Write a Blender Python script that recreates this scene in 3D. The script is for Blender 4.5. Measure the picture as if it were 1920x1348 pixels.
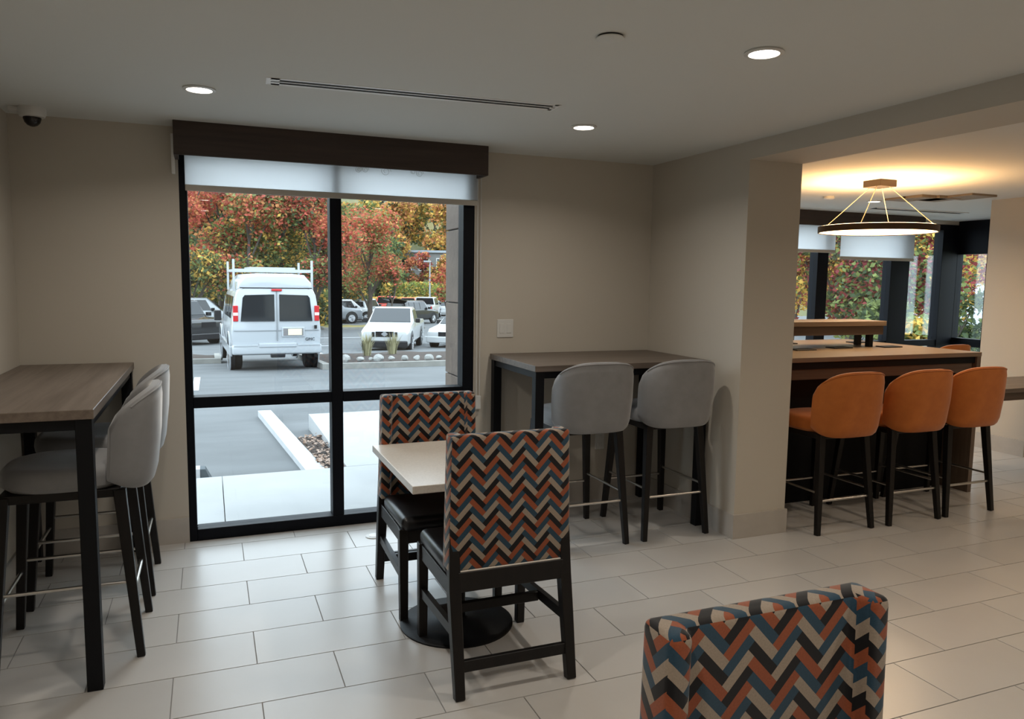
import bpy, bmesh, math, random
from mathutils import Vector, Matrix
PI = math.pi
for o in list(bpy.data.objects): bpy.data.objects.remove(o)
SC = bpy.context.scene
COL = SC.collection
H = 2.368            # ceiling height
# ------------------------------------------------------------ camera
CAM = Vector((0.9407, -4.6699, 1.5472)); F_PX = 1414.13
_F = Vector((0.37116137, 0.92273162, -0.10394994)); _R = Vector((0.92820707, -0.37180742, 0.01381578)); _U = Vector((0.0259011, 0.10161495, 0.99448657))
cd = bpy.data.cameras.new('camera'); cam = bpy.data.objects.new('camera', cd); COL.objects.link(cam)
cd.sensor_fit = 'HORIZONTAL'; cd.sensor_width = 36.0; cd.lens = F_PX / 1920 * 36.0
cd.clip_start = 0.05; cd.clip_end = 600
m = Matrix((_R, _U, -_F)).transposed().to_4x4(); m.translation = CAM
cam.matrix_world = m
SC.camera = cam
# ------------------------------------------------------------ sky (even overcast), exposure
w = bpy.data.worlds.new('overcast_sky'); SC.world = w; w.use_nodes = True
bg = w.node_tree.nodes['Background']; bg.inputs[0].default_value = (0.78, 0.90, 1.0, 1); bg.inputs[1].default_value = 4.9
SC.view_settings.view_transform = 'Standard'; SC.view_settings.look = 'None'
SC.view_settings.exposure = 0.0; SC.view_settings.gamma = 1.0; SC.view_settings.use_curve_mapping = False
LAMP_W = 6.5        # watts of each recessed downlight
RING_UP = 22.0; RING_DOWN = 14.0

# ------------------------------------------------------------ pixel helpers (a pixel gives a direction only)
def ray(u, v): return (_F + _R * ((u - 960) / F_PX) + _U * ((674 - v) / F_PX))
def heading(u, d):
    r = ray(u, 505); r.z = 0; r.normalize(); return CAM.x + r.x * d, CAM.y + r.y * d
def project(p):
    v = Vector(p) - CAM; z = v.dot(_F)
    if z < 0.05: return None
    return 960 + F_PX * v.dot(_R) / z, 674 - F_PX * v.dot(_U) / z
GZ = [(-20, -.10), (1.6, -.10), (13, -.58), (25, -1.2), (50, -1.75), (70, -2.0), (400, -2.0)]
def gz(y):
    for (a, za), (b, zb) in zip(GZ, GZ[1:]):
        if y <= b: return za + (zb - za) * (y - a) / (b - a) if y > a else za
    return -2.0
def gz2(x, y): return gz(y) - min(3.0, .07 * max(0, x - 14)) * max(0, min(1, (34 - y) / 8))
def on_ground(u, v):
    r = ray(u, v); t = 3.0
    while t < 300:
        p = CAM + r * t
        if p.z <= gz(p.y): return p
        t += 0.05
    return CAM + r * 300

# ------------------------------------------------------------ materials
MATS = {}
def mat(name, col, rough=.5, metal=0, spec=.5, sheen=0, bump=None, noise=None, emit=None, coat=0):
    if name in MATS: return MATS[name]
    m = bpy.data.materials.new(name); m.use_nodes = True; nt = m.node_tree; b = nt.nodes['Principled BSDF']
    b.inputs['Base Color'].default_value = (*col, 1); b.inputs['Roughness'].default_value = rough
    b.inputs['Metallic'].default_value = metal; b.inputs['Specular IOR Level'].default_value = spec
    b.inputs['Sheen Weight'].default_value = sheen; b.inputs['Sheen Roughness'].default_value = .4
    b.inputs['Coat Weight'].default_value = coat
    if emit: b.inputs['Emission Color'].default_value = (*emit[0], 1); b.inputs['Emission Strength'].default_value = emit[1]
    tc = None
    if noise or bump: tc = nt.nodes.new('ShaderNodeTexCoord')
    if noise:            # (scale vector, second colour, detail, low, high)
        mp = nt.nodes.new('ShaderNodeMapping'); mp.inputs['Scale'].default_value = noise[0]
        n = nt.nodes.new('ShaderNodeTexNoise'); n.inputs['Scale'].default_value = 1; n.inputs['Detail'].default_value = noise[2]; n.inputs['Roughness'].default_value = .6
        rp = nt.nodes.new('ShaderNodeValToRGB'); rp.color_ramp.elements[0].position = noise[3]; rp.color_ramp.elements[1].position = noise[4]
        rp.color_ramp.elements[0].color = (*col, 1); rp.color_ramp.elements[1].color = (*noise[1], 1)
        nt.links.new(tc.outputs['Object'], mp.inputs[0]); nt.links.new(mp.outputs[0], n.inputs['Vector'])
        nt.links.new(n.outputs[0], rp.inputs[0]); nt.links.new(rp.outputs[0], b.inputs['Base Color'])
    if bump:             # (scale, strength, distance)
        n = nt.nodes.new('ShaderNodeTexNoise'); n.inputs['Scale'].default_value = bump[0]; n.inputs['Detail'].default_value = 3
        bp = nt.nodes.new('ShaderNodeBump'); bp.inputs['Strength'].default_value = bump[1]; bp.inputs['Distance'].default_value = bump[2]
        nt.links.new(tc.outputs['Object'], n.inputs['Vector']); nt.links.new(n.outputs[0], bp.inputs['Height']); nt.links.new(bp.outputs[0], b.inputs['Normal'])
    MATS[name] = m; return m
def shader_mix(name, build):
    m = bpy.data.materials.new(name); m.use_nodes = True; nt = m.node_tree; nt.nodes.clear()
    out = nt.nodes.new('ShaderNodeOutputMaterial'); nt.links.new(build(nt), out.inputs[0]); MATS[name] = m; return m

M_wall = mat('wall_paint', (.51, .47, .405), .75, bump=(180, .08, .002))
M_ceil = mat('ceiling_paint', (.64, .65, .625), .85, bump=(220, .05, .002))
M_base = mat('baseboard_tile', (.40, .37, .335), .5, noise=((6, 6, 6), (.45, .42, .38), 3, .3, .7))
M_grout = mat('grout', (.26, .25, .24), .9)
M_black = mat('black_metal', (.004, .0045, .006), .5, spec=.18)
M_frame = mat('black_window_frame', (.004, .005, .008), .5, spec=.12)
M_legwood = mat('black_stained_wood', (.004, .0035, .0035), .42, spec=.3, noise=((30, 30, 3), (.008, .006, .0055), 4, .3, .7))
M_chrome = mat('brushed_steel', (.62, .60, .57), .28, metal=1)
M_vinyl = mat('black_vinyl', (.008, .008, .010), .36, bump=(60, .06, .003))
M_greyvel = mat('grey_velvet', (.20, .20, .205), .85, sheen=.5, noise=((9, 9, 9), (.245, .245, .25), 5, .3, .75))
M_orangevel = mat('orange_velvet', (.36, .096, .010), .85, sheen=.3, noise=((9, 9, 9), (.47, .138, .019), 5, .3, .75))
M_quartz = mat('white_quartz', (.62, .58, .52), .3, noise=((120, 120, 120), (.52, .48, .43), 4, .4, .75))
M_white = mat('white_plastic', (.62, .62, .60), .4)
M_whitemetal = mat('white_metal', (.78, .78, .77), .4)
M_darkgap = mat('dark_slot', (.006, .006, .007), .8)
M_dark = mat('dark_plastic', (.012, .012, .014), .15)
def wood(name, a, b, axis, rough=.45):
    s = [38, 38, 38]; s[axis] = 1.6
    return mat(name, a, rough, noise=(tuple(s), b, 6, .25, .75))
M_top_y = wood('grey_brown_wood_along_y', (.095, .071, .055), (.195, .155, .125), 1)
M_top_x = wood('grey_brown_wood_along_x', (.080, .061, .048), (.165, .132, .108), 0)
M_valance = wood('dark_walnut_along_x', (.022, .013, .010), (.050, .030, .022), 0, .5)
M_island = wood('island_wood_along_x', (.16, .115, .08), (.25, .19, .14), 0, .3)
M_stone = mat('exterior_stone', (.075, .052, .038), .8, noise=((3, 3, 5), (.135, .098, .074), 6, .3, .75), bump=(25, .3, .01))
M_concrete = mat('pale_concrete', (.29, .295, .295), .85, noise=((1.3, 1.3, 1.3), (.345, .35, .35), 6, .3, .7), bump=(60, .2, .004))
M_curb = mat('curb_concrete', (.17, .165, .15), .9, noise=((3, 3, 3), (.24, .235, .215), 6, .3, .7))
M_asphalt = mat('asphalt', (.070, .074, .076), .9, noise=((.35, 1.2, 1), (.115, .122, .126), 8, .3, .7), bump=(90, .3, .006))
M_paint = mat('road_paint', (.40, .41, .42), .7, noise=((5, 5, 5), (.30, .31, .32), 6, .5, .8))
M_mulch = mat('mulch', (.028, .020, .016), .95, noise=((9, 9, 9), (.075, .050, .038), 8, .35, .7), bump=(30, 1, .05))
M_rock = mat('pale_rock', (.22, .22, .21), .9, noise=((5, 5, 5), (.33, .33, .315), 5, .3, .7))
M_grassdry = mat('dry_grass', (.30, .22, .07), .95, noise=((.2, .2, .2), (.14, .16, .05), 8, .35, .7))
M_hill = mat('wooded_ground', (.055, .075, .03), .95, noise=((.08, .08, .08), (.20, .14, .04), 8, .35, .7))
M_bark = mat('tree_bark', (.045, .038, .032), .9, noise=((6, 6, 1.5), (.09, .075, .065), 5, .3, .7))
M_tire = mat('tire_rubber', (.010, .010, .011), .75)
M_rim = mat('alloy_rim', (.42, .43, .45), .3, metal=.7)
M_cglass = mat('car_glass', (.010, .014, .018), .06, spec=.6)
M_red = mat('red_lens', (.42, .015, .02), .2)
M_clear = mat('clear_lens', (.75, .77, .78), .12)
M_plate = mat('licence_plate', (.66, .60, .42), .5)

def _glass(nt):
    lw = nt.nodes.new('ShaderNodeLayerWeight'); lw.inputs[0].default_value = .5     # Schlick reflectance, same from both sides of the thin pane
    pw = nt.nodes.new('ShaderNodeMath'); pw.operation = 'POWER'; pw.inputs[1].default_value = 5; nt.links.new(lw.outputs['Facing'], pw.inputs[0])
    fr = nt.nodes.new('ShaderNodeMath'); fr.operation = 'MULTIPLY_ADD'; fr.inputs[1].default_value = .96; fr.inputs[2].default_value = .04; nt.links.new(pw.outputs[0], fr.inputs[0])
    tr = nt.nodes.new('ShaderNodeBsdfTransparent'); tr.inputs[0].default_value = (.95, .97, .97, 1)
    gl = nt.nodes.new('ShaderNodeBsdfGlossy'); gl.inputs['Roughness'].default_value = .01; gl.inputs[0].default_value = (.9, .95, 1, 1)
    mx = nt.nodes.new('ShaderNodeMixShader'); nt.links.new(fr.outputs[0], mx.inputs[0]); nt.links.new(tr.outputs[0], mx.inputs[1]); nt.links.new(gl.outputs[0], mx.inputs[2])
    return mx.outputs[0]
M_glass = shader_mix('window_glass', _glass)
def _shade(nt):
    d = nt.nodes.new('ShaderNodeBsdfDiffuse'); d.inputs[0].default_value = (.74, .75, .76, 1)
    t = nt.nodes.new('ShaderNodeBsdfTranslucent'); t.inputs[0].default_value = (.90, .91, .92, 1)
    mx = nt.nodes.new('ShaderNodeMixShader'); mx.inputs[0].default_value = .82
    nt.links.new(d.outputs[0], mx.inputs[1]); nt.links.new(t.outputs[0], mx.inputs[2]); return mx.outputs[0]
M_shade = shader_mix('roller_shade_fabric', _shade)
M_hem = mat('shade_hem', (.46, .43, .38), .6)
M_lens = mat('downlight_lens', (.9, .9, .88), .4, emit=((1.0, .90, .76), 14))
M_ledwarm = mat('warm_led', (.9, .8, .65), .4, emit=((1.0, .66, .34), 9))

def tile_mat():
    m = mat('floor_tile', (.43, .415, .395), .30, noise=((.9, .9, 1), (.485, .47, .45), 7, .3, .7), bump=(150, .04, .002))
    nt = m.node_tree; b = nt.nodes['Principled BSDF']; rp = [n for n in nt.nodes if n.type == 'VALTORGB'][0]
    oi = nt.nodes.new('ShaderNodeObjectInfo'); mr = nt.nodes.new('ShaderNodeMapRange'); mr.inputs['To Min'].default_value = .95; mr.inputs['To Max'].default_value = 1.04
    nt.links.new(oi.outputs['Random'], mr.inputs[0])
    mx = nt.nodes.new('ShaderNodeMix'); mx.data_type = 'RGBA'; mx.blend_type = 'MULTIPLY'; mx.inputs[0].default_value = 1
    nt.links.new(rp.outputs[0], mx.inputs[6]); nt.links.new(mr.outputs[0], mx.inputs[7]); nt.links.new(mx.outputs[2], b.inputs['Base Color'])
    return m
M_tile = tile_mat()

def herringbone():
    m = bpy.data.materials.new('zigzag_fabric'); m.use_nodes = True; nt = m.node_tree; b = nt.nodes['Principled BSDF']
    b.inputs['Roughness'].default_value = .9; b.inputs['Sheen Weight'].default_value = .25; b.inputs['Specular IOR Level'].default_value = .2
    uv = nt.nodes.new('ShaderNodeTexCoord'); sp = nt.nodes.new('ShaderNodeSeparateXYZ'); nt.links.new(uv.outputs['UV'], sp.inputs[0])
    def M(op, a, c=None):
        n = nt.nodes.new('ShaderNodeMath'); n.operation = op
        for i, x in enumerate((a, c)):
            if x is None: continue
            if isinstance(x, (int, float)): n.inputs[i].default_value = x
            else: nt.links.new(x, n.inputs[i])
        return n.outputs[0]
    wv = .0188; k = 1 / (math.sqrt(2) * wv)
    u = sp.outputs[0]; v = M('DIVIDE', sp.outputs[1], 1.07)
    p = M('MULTIPLY', M('ADD', u, v), k); q = M('MULTIPLY', M('SUBTRACT', v, u), k)
    i = M('FLOOR', p); j = M('FLOOR', q); kk = M('FLOORED_MODULO', M('SUBTRACT', i, j), 8)
    hz = M('LESS_THAN', kk, 3.5)
    idx = M('ADD', M('MULTIPLY', hz, j), M('MULTIPLY', M('SUBTRACT', 1, hz), M('ADD', i, 2)))
    c = M('DIVIDE', M('ADD', M('FLOORED_MODULO', idx, 4), .5), 4)
    rp = nt.nodes.new('ShaderNodeValToRGB'); cr = rp.color_ramp; cr.interpolation = 'CONSTANT'
    cols = [(.020, .054, .088), (.27, .070, .028), (.005, .0045, .006), (.31, .25, .195)]
    cr.elements[0].position = 0; cr.elements[0].color = (*cols[0], 1); cr.elements[1].position = .25; cr.elements[1].color = (*cols[1], 1)
    for t in (2, 3): e = cr.elements.new(t * .25); e.color = (*cols[t], 1)
    nt.links.new(c, rp.inputs[0])
    n = nt.nodes.new('ShaderNodeTexNoise'); n.inputs['Scale'].default_value = 260; nt.links.new(uv.outputs['UV'], n.inputs['Vector'])
    mr = nt.nodes.new('ShaderNodeMapRange'); mr.inputs['To Min'].default_value = .75; mr.inputs['To Max'].default_value = 1.2; nt.links.new(n.outputs[0], mr.inputs[0])
    mx = nt.nodes.new('ShaderNodeMix'); mx.data_type = 'RGBA'; mx.blend_type = 'MULTIPLY'; mx.inputs[0].default_value = 1
    nt.links.new(rp.outputs[0], mx.inputs[6]); nt.links.new(mr.outputs[0], mx.inputs[7]); nt.links.new(mx.outputs[2], b.inputs['Base Color'])
    return m
M_zig = herringbone()

def leaf_mat():
    m = bpy.data.materials.new('leaves'); m.use_nodes = True; nt = m.node_tree; nt.nodes.clear()
    out = nt.nodes.new('ShaderNodeOutputMaterial'); at = nt.nodes.new('ShaderNodeVertexColor'); at.layer_name = 'leaf_colour'
    d = nt.nodes.new('ShaderNodeBsdfDiffuse'); t = nt.nodes.new('ShaderNodeBsdfTranslucent'); mx = nt.nodes.new('ShaderNodeMixShader'); mx.inputs[0].default_value = .35
    for s in (d, t): nt.links.new(at.outputs[0], s.inputs[0])
    nt.links.new(d.outputs[0], mx.inputs[1]); nt.links.new(t.outputs[0], mx.inputs[2]); nt.links.new(mx.outputs[0], out.inputs[0])
    return m
M_leaf = leaf_mat()

# ------------------------------------------------------------ mesh helpers
class MB:
    def __init__(s): s.v = []; s.f = []
    def quadbox(s, c):        # 8 corners: bottom 4 ccw, top 4 ccw
        n = len(s.v); s.v += [tuple(p) for p in c]
        s.f += [tuple(n + i for i in q) for q in ((3, 2, 1, 0), (4, 5, 6, 7), (0, 1, 5, 4), (1, 2, 6, 5), (2, 3, 7, 6), (3, 0, 4, 7))]; return s
    def box(s, x0, x1, y0, y1, z0, z1):
        return s.quadbox([(x0, y0, z0), (x1, y0, z0), (x1, y1, z0), (x0, y1, z0), (x0, y0, z1), (x1, y0, z1), (x1, y1, z1), (x0, y1, z1)])
    def tube(s, pts, rad, n=10, square=False, cap=True):
        pts = [Vector(p) for p in pts]; rad = rad if isinstance(rad, (list, tuple)) else [rad] * len(pts)
        if square: n = 4
        base = len(s.v)
        for i, p in enumerate(pts):
            d = (pts[min(i + 1, len(pts) - 1)] - pts[max(i - 1, 0)]).normalized()
            if square: a = Vector((1, 0, 0)) if abs(d.z) > .5 else Vector((0, 0, 1))
            else: a = Vector((0, 0, 1)) if abs(d.z) < .9 else Vector((1, 0, 0))
            a = (a - d * a.dot(d)).normalized(); b = d.cross(a)
            for k in range(n):
                t = 2 * PI * (k + (.5 if square else 0)) / n; r = rad[i] * (math.sqrt(2) if square else 1)
                s.v.append(tuple(p + a * math.cos(t) * r + b * math.sin(t) * r))
        for i in range(len(pts) - 1):
            for k in range(n):
                o = base + i * n; k2 = (k + 1) % n; s.f.append((o + k, o + k2, o + n + k2, o + n + k))
        if cap:
            s.f.append(tuple(base + k for k in reversed(range(n)))); o = base + (len(pts) - 1) * n; s.f.append(tuple(o + k for k in range(n)))
        return s
    def lathe(s, prof, c=(0, 0, 0), n=32, closed=False):   # prof [(r,z)]
        base = len(s.v)
        for r, z in prof:
            for k in range(n): t = 2 * PI * k / n; s.v.append((c[0] + r * math.cos(t), c[1] + r * math.sin(t), c[2] + z))
        m_ = len(prof)
        for i in range(m_ if closed else m_ - 1):
            for k in range(n):
                a = base + i * n; b = base + ((i + 1) % m_) * n; k2 = (k + 1) % n; s.f.append((a + k, a + k2, b + k2, b + k))
        if not closed:
            s.f.append(tuple(base + k for k in reversed(range(n)))); o = base + (m_ - 1) * n; s.f.append(tuple(o + k for k in range(n)))
        return s
    def prism(s, poly, z0, z1, top=None):
        n = len(poly); b = len(s.v); top = top or poly
        s.v += [(x, y, z0) for x, y in poly] + [(x, y, z1) for x, y in top]
        s.f.append(tuple(b + i for i in reversed(range(n)))); s.f.append(tuple(b + n + i for i in range(n)))
        for i in range(n): j = (i + 1) % n; s.f.append((b + i, b + j, b + n + j, b + n + i))
        return s
    def mesh(s, name, bevel=0, seg=2, smooth=False, normals=True):
        me = bpy.data.meshes.new(name); me.from_pydata(s.v, [], s.f)
        bm = bmesh.new(); bm.from_mesh(me)
        if normals: bmesh.ops.recalc_face_normals(bm, faces=bm.faces)
        if bevel: bmesh.ops.bevel(bm, geom=[e for e in bm.edges if e.calc_face_angle(0) > .35], offset=bevel, segments=seg, profile=.5, affect='EDGES', clamp_overlap=True)
        bm.to_mesh(me); bm.free()
        if smooth: me.polygons.foreach_set('use_smooth', [True] * len(me.polygons)); me.set_sharp_from_angle(angle=math.radians(38))
        return me
    def build(s, name, mt, parent=None, bevel=0, seg=2, smooth=False, **kw):
        return link(name, s.mesh(name, bevel, seg, smooth), mt, parent, **kw)
def link(name, me, mt, parent=None, label=None, cat=None, group=None, kind=None, loc=None):
    if mt and not me.materials: me.materials.append(mt)
    o = bpy.data.objects.new(name, me); COL.objects.link(o)
    if parent: o.parent = parent
    if loc: o.location = loc
    return tag(o, label, cat, group, kind)
def tag(o, label=None, cat=None, group=None, kind=None):
    for k, v in (('label', label), ('category', cat), ('group', group), ('kind', kind)):
        if v: o[k] = v
    return o
def thing(name, label, cat, loc=(0, 0, 0), rz=0, group=None):
    o = bpy.data.objects.new(name, None); COL.objects.link(o); o.empty_display_size = .1
    o.location = loc; o.rotation_euler = (0, 0, rz); return tag(o, label, cat, group)
def copy_tree(o, label=None, loc=None, rz=None, parent=None):
    c = o.copy(); COL.objects.link(c)
    if parent: c.parent = parent
    if label: c['label'] = label
    if loc is not None: c.location = loc
    if rz is not None: c.rotation_euler = (0, 0, rz)
    for ch in list(o.children): copy_tree(ch, parent=c)
    return c
def struct(name, mb, mt, parent=None, **kw):
    return mb.build(name, mt, parent, kind=None if parent else 'structure', **kw)

# ============================================================ ROOM SHELL
XR, XR2, YC, ZB = 3.871, 4.258, -1.035, 2.265
YB, YF, XE = -6.2, 2.2, 9.77          # rear wall, far room window wall, far room side wall
WX0, WX1, WZ1 = .802, 2.546, 2.30
struct('wall_back', MB().box(-.2, WX0, 0, .2, 0, H).box(WX1, XR, 0, .2, 0, H).box(WX0, WX1, 0, .2, WZ1, H), M_wall)
struct('wall_left', MB().box(-.2, 0, YB, 0, 0, H), M_wall)
struct('wall_rear', MB().box(-.2, XE + .2, YB - .2, YB, 0, H), M_wall)
struct('wall_divider', MB().box(XR, XR2, YC, YF + .2, 0, H), M_wall)
struct('wall_header', MB().box(XR, XR2, YB, YC, ZB, H), M_wall)
struct('wall_pier', MB().box(7.85, 8.45, -.105, .385, 0, H), M_wall)
struct('wall_right', MB().box(XE, XE + .2, YB, 1.30, 0, H), M_wall)
struct('wall_far', MB().box(XR2, 5.2, YF, YF + .2, 0, H).box(5.2, XE, YF, YF + .2, 2.32, H), M_wall)
struct('ceiling', MB().box(-.2, XR2, YB - .2, .2, H, H + .15).box(XR2, XE + .2, YB - .2, YF + .2, H, H + .15).box(XR, XR2, .2, YF + .2, H, H + .15), M_ceil)
bh, bt = .15, .012
struct('baseboard_back', MB().box(0, WX0, -bt, 0, 0, bh).box(WX1, XR, -bt, 0, 0, bh), M_base)
struct('baseboard_left', MB().box(0, bt, YB, -bt, 0, bh), M_base)
struct('baseboard_divider', MB().box(XR - bt, XR, YC - bt, -bt, 0, bh).box(XR, XR2, YC - bt, YC, 0, bh).box(XR2, XR2 + bt, YC - bt, YF, 0, bh), M_base)
struct('baseboard_pier', MB().box(7.85 - bt, 7.85, -.105 - bt, .385, 0, bh).box(7.85, 8.45, -.105 - bt, -.105, 0, bh), M_base)
struct('baseboard_right', MB().box(XE - bt, XE, YB, 1.3, 0, bh), M_base)

# floor: grout bed with tiles laid in half bond
floor = struct('floor', MB().box(-.2, XR, YB - .2, .14, -.12, -.004).box(XR, XE + .2, YB - .2, YF + .2, -.12, -.004), M_grout)
TL, TH, gap = .610, .2985, .0045
tcache = {}
rest = MB(); vis = []
r = -16
while True:
    y0 = -1.6135 + r * TH
    if y0 > YF: break
    y1 = y0 + TH; off = 1.084 if r % 2 == 0 else .7755
    x = off - 3 * TL
    while x < XE:
        for (ax, bx, ay, by) in ((0, XR2, YB, 0), (XR2, XE, YB, YF)):
            pass
        segs = [(0, XE, YB, 0), (XR2, XE, 0, YF)] if y1 > 0 and y0 < 0 else ([(0, XE, YB, 0)] if y1 <= 0 else [(XR2, XE, 0, YF)])
        for (ax, bx, ay, by) in segs:
            if y0 < 0 < y1 and by == 0 and x >= XR2: by = YF            # a whole tile in the far room
            elif y0 < 0 < y1 and ay == 0 and x >= XR2: continue
            a, b_, c, d = max(x, ax), min(x + TL, bx), max(y0, ay), min(y1, by)
            if b_ - a < .03 or d - c < .02: continue
            vis.append((a, b_, c, d))
        x += TL
    r += 1
scored = []
for t in vis:
    px = [project((t[0 + i], t[2 + j], 0)) for i in (0, 1) for j in (0, 1)]
    if any(p and -60 < p[0] < 1980 and 640 < p[1] < 1420 for p in px): scored.append(((t[0] - CAM.x) ** 2 + (t[2] - CAM.y) ** 2, t))
    else: rest.box(t[0] + gap / 2, t[1] - gap / 2, t[2] + gap / 2, t[3] - gap / 2, -.012, 0)
scored.sort()
for n_, (_, t) in enumerate(scored):
    if n_ >= 300: rest.box(t[0] + gap / 2, t[1] - gap / 2, t[2] + gap / 2, t[3] - gap / 2, -.012, 0); continue
    key = (round(t[1] - t[0], 3), round(t[3] - t[2], 3))
    if key not in tcache:
        a, b_ = key[0] / 2 - gap / 2, key[1] / 2 - gap / 2
        tcache[key] = MB().box(-a, a, -b_, b_, -.012, 0).mesh('tile')
    link('tile', tcache[key], M_tile, floor, loc=((t[0] + t[1]) / 2, (t[2] + t[3]) / 2, 0))
rest.build('tile_field', M_tile, floor, kind='stuff')

# ------------------------------------------------------------ windows
def window(name, members, panes, mt=M_frame):
    root = bpy.data.objects.new(name, None); COL.objects.link(root); tag(root, kind='structure')
    for n, b in members: MB().box(*b).build(n, mt, root, bevel=.003, seg=1)
    for b in panes: MB().box(*b).build('pane', M_glass, root)
    return root
fy0, fy1, gy = .0, .11, .055
mx0, mx1 = 1.628, 1.697; jw = .042
window('window_1', [
    ('jamb', (WX0, WX0 + jw, fy0, fy1, 0, WZ1)), ('jamb', (WX1 - .075, WX1, fy0, fy1, 0, WZ1)),
    ('sill', (WX0 + jw, WX1 - .075, fy0, fy1, 0, .068)), ('head', (WX0 + jw, WX1 - .075, fy0, fy1, WZ1 - .06, WZ1)),
    ('mullion', (mx0, mx1, fy0, fy1, .068, WZ1 - .06)),
    ('transom', (WX0 + jw, mx0, fy0, fy1, .788, .852)), ('transom', (mx1, WX1 - .075, fy0, fy1, .788, .852))],
    [(a, b, gy - .004, gy + .004, c, d) for a, b in ((WX0 + jw, mx0), (mx1, WX1 - .075)) for c, d in ((.068, .788), (.852, WZ1 - .06))])
# metal stops that catch the light on the ledges
vf = YF
mem = [('sill', (5.2, XE, vf, vf + .11, 0, .08)), ('head', (5.2, XE, vf, vf + .11, 2.25, 2.32)), ('transom', (5.2, XE, vf, vf + .11, .80, .875))]
vx = [(5.2, 5.3), (6.3, 6.45), (7.50, 7.66), (8.65, 8.955), (9.50, XE)]
for a, b in vx: mem.append(('mullion', (a, b, vf - .01, vf + .12, 0, 2.32)))
pn = [(a[1], b[0], vf + .05, vf + .058, z0, z1) for a, b in zip(vx, vx[1:]) for z0, z1 in ((.08, .80), (.875, 2.25))]
window('window_2', mem, pn)
window('window_3', [('jamb', (XE, XE + .11, 1.30, 1.40, 0, H)), ('jamb', (XE, XE + .11, 1.735, 1.80, 0, H)), ('jamb', (XE, XE + .11, 2.19, 2.40, 0, H)),
                    ('head_panel', (XE, XE + .11, 1.40, 2.19, 1.955, H)), ('transom', (XE, XE + .11, 1.40, 2.19, .80, .90)), ('sill', (XE, XE + .11, 1.40, 2.19, 0, .08))],
       [(XE + .05, XE + .058, a, b, z0, z1) for a, b in ((1.40, 1.735), (1.80, 2.19)) for z0, z1 in ((.08, .80), (.90, 1.955))])

# ------------------------------------------------------------ valance and roller shade
v = thing('valance', 'dark walnut wood valance box above the large two-light window', 'valance', (1.675, 0, 2.19))
MB().box(-.888, .888, -.205, -.185, 0, H - 2.19).build('front_board', M_valance, v, bevel=.002, seg=1)
for s in (-1, 1): MB().box(s * .888 - (.02 if s > 0 else 0), s * .888 + (.02 if s < 0 else 0), -.185, 0, 0, H - 2.19).build('end_board', M_valance, v)
MB().box(-.905, -.889, -.06, 0, -.08, .13).build('bracket', M_whitemetal, v)
def shade(label, x0, x1, y, z0, z1, fold=True, group=None):
    t = thing('roller_shade', label, 'shade', ((x0 + x1) / 2, y, z0), 0, group); w_ = (x1 - x0) / 2
    MB().box(-w_, w_, -.001, .001, .03, z1 - z0 - .03).build('fabric', M_shade, t)
    MB().box(-w_, w_, -.008, .008, 0, .034).build('hem_bar', M_hem, t, bevel=.003, seg=1)
    MB().tube([(-w_, 0, z1 - z0 - .02), (w_, 0, z1 - z0 - .02)], .02, 16).build('roller', M_whitemetal, t, smooth=True)
    return t
sh = shade('white roller shade half lowered below the walnut valance of the two-light window', .835, 2.553, -.035, 2.020, 2.34)
rg = random.Random(4)
for k in range(16):     # faint swirling reflections, modelled as thin tubes on the cloth
    cx = .02 + .52 * rg.random(); cz = .17 + .085 * rg.random(); rr = .012 + .022 * rg.random(); pts = []
    for q in range(25): a = q / 24 * 3.4 * PI; pts.append((cx + rr * (1 - q / 34) * math.cos(a), -.0022, cz + rr * (1 - q / 34) * math.sin(a)))
    MB().tube(pts, .0016, 5).build('swirl_reflection', M_white, sh)
ch = thing('bead_chain', 'thin white bead chain hanging beside the window', 'chain', (2.572, -.02, 0))
for s in (0, .022): MB().tube([(s - .011, 0, .75), (s - .011, 0, 2.2)], .0028, 6).build('strand', M_white, ch)
MB().box(-.018, .018, -.012, .02, .70, .79).build('tensioner', M_white, ch, bevel=.004)

# ------------------------------------------------------------ ceiling things
def downlight(x, y, label, z=H, r=.052, watt=LAMP_W, colr=(1, .91, .80)):
    t = thing('downlight', label, 'light', (x, y, z), 0, 'recessed ceiling downlights')
    MB().lathe([(r, -.001), (r + .016, -.001), (r + .018, -.006), (r + .002, -.009)], n=32, closed=True).build('trim_ring', M_white, t, smooth=True)
    MB().lathe([(r + .001, -.001), (r + .001, -.0045)], n=32).build('lens', M_lens, t)
    ld = bpy.data.lights.new('lamp', 'AREA'); ld.shape = 'DISK'; ld.size = 2 * r; ld.energy = watt; ld.color = colr; ld.spread = math.radians(150)
    lo = bpy.data.objects.new('lamp', ld); COL.objects.link(lo); lo.parent = t; lo.location = (0, 0, -.012)
    return t
downlight(.926, -.978, 'lit round downlight in the ceiling before the valance, towards the dome camera')
downlight(2.816, -.985, 'lit round downlight in the ceiling between the slot diffuser and the wall corner')
downlight(2.797, -2.417, 'lit round downlight in the ceiling beside the flush sprinkler cover')
for x, y in ((.926, -2.417), (.926, -4.1), (2.8, -4.1), (.926, -5.5), (2.8, -5.5)): downlight(x, y, 'added unseen downlight over the open dining floor away from the window')  # unseen lamps, added along the ceiling grid to even the room light
downlight(6.99, .96, 'small lit downlight in the far ceiling beyond the ring pendant')
for x, y in ((5.2, -2.6), (7.2, -2.6), (5.2, -4.6), (7.2, -4.6), (8.9, -.9)): downlight(x, y, 'added unseen downlight over the open floor of the adjoining room', watt=8.5, colr=(1, .80, .60))  # out-of-view lamps added to brighten and warm the adjoining room
d = thing('slot_diffuser', 'long white two-slot air diffuser in the main ceiling', 'air diffuser', (0, 0, 0))
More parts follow.
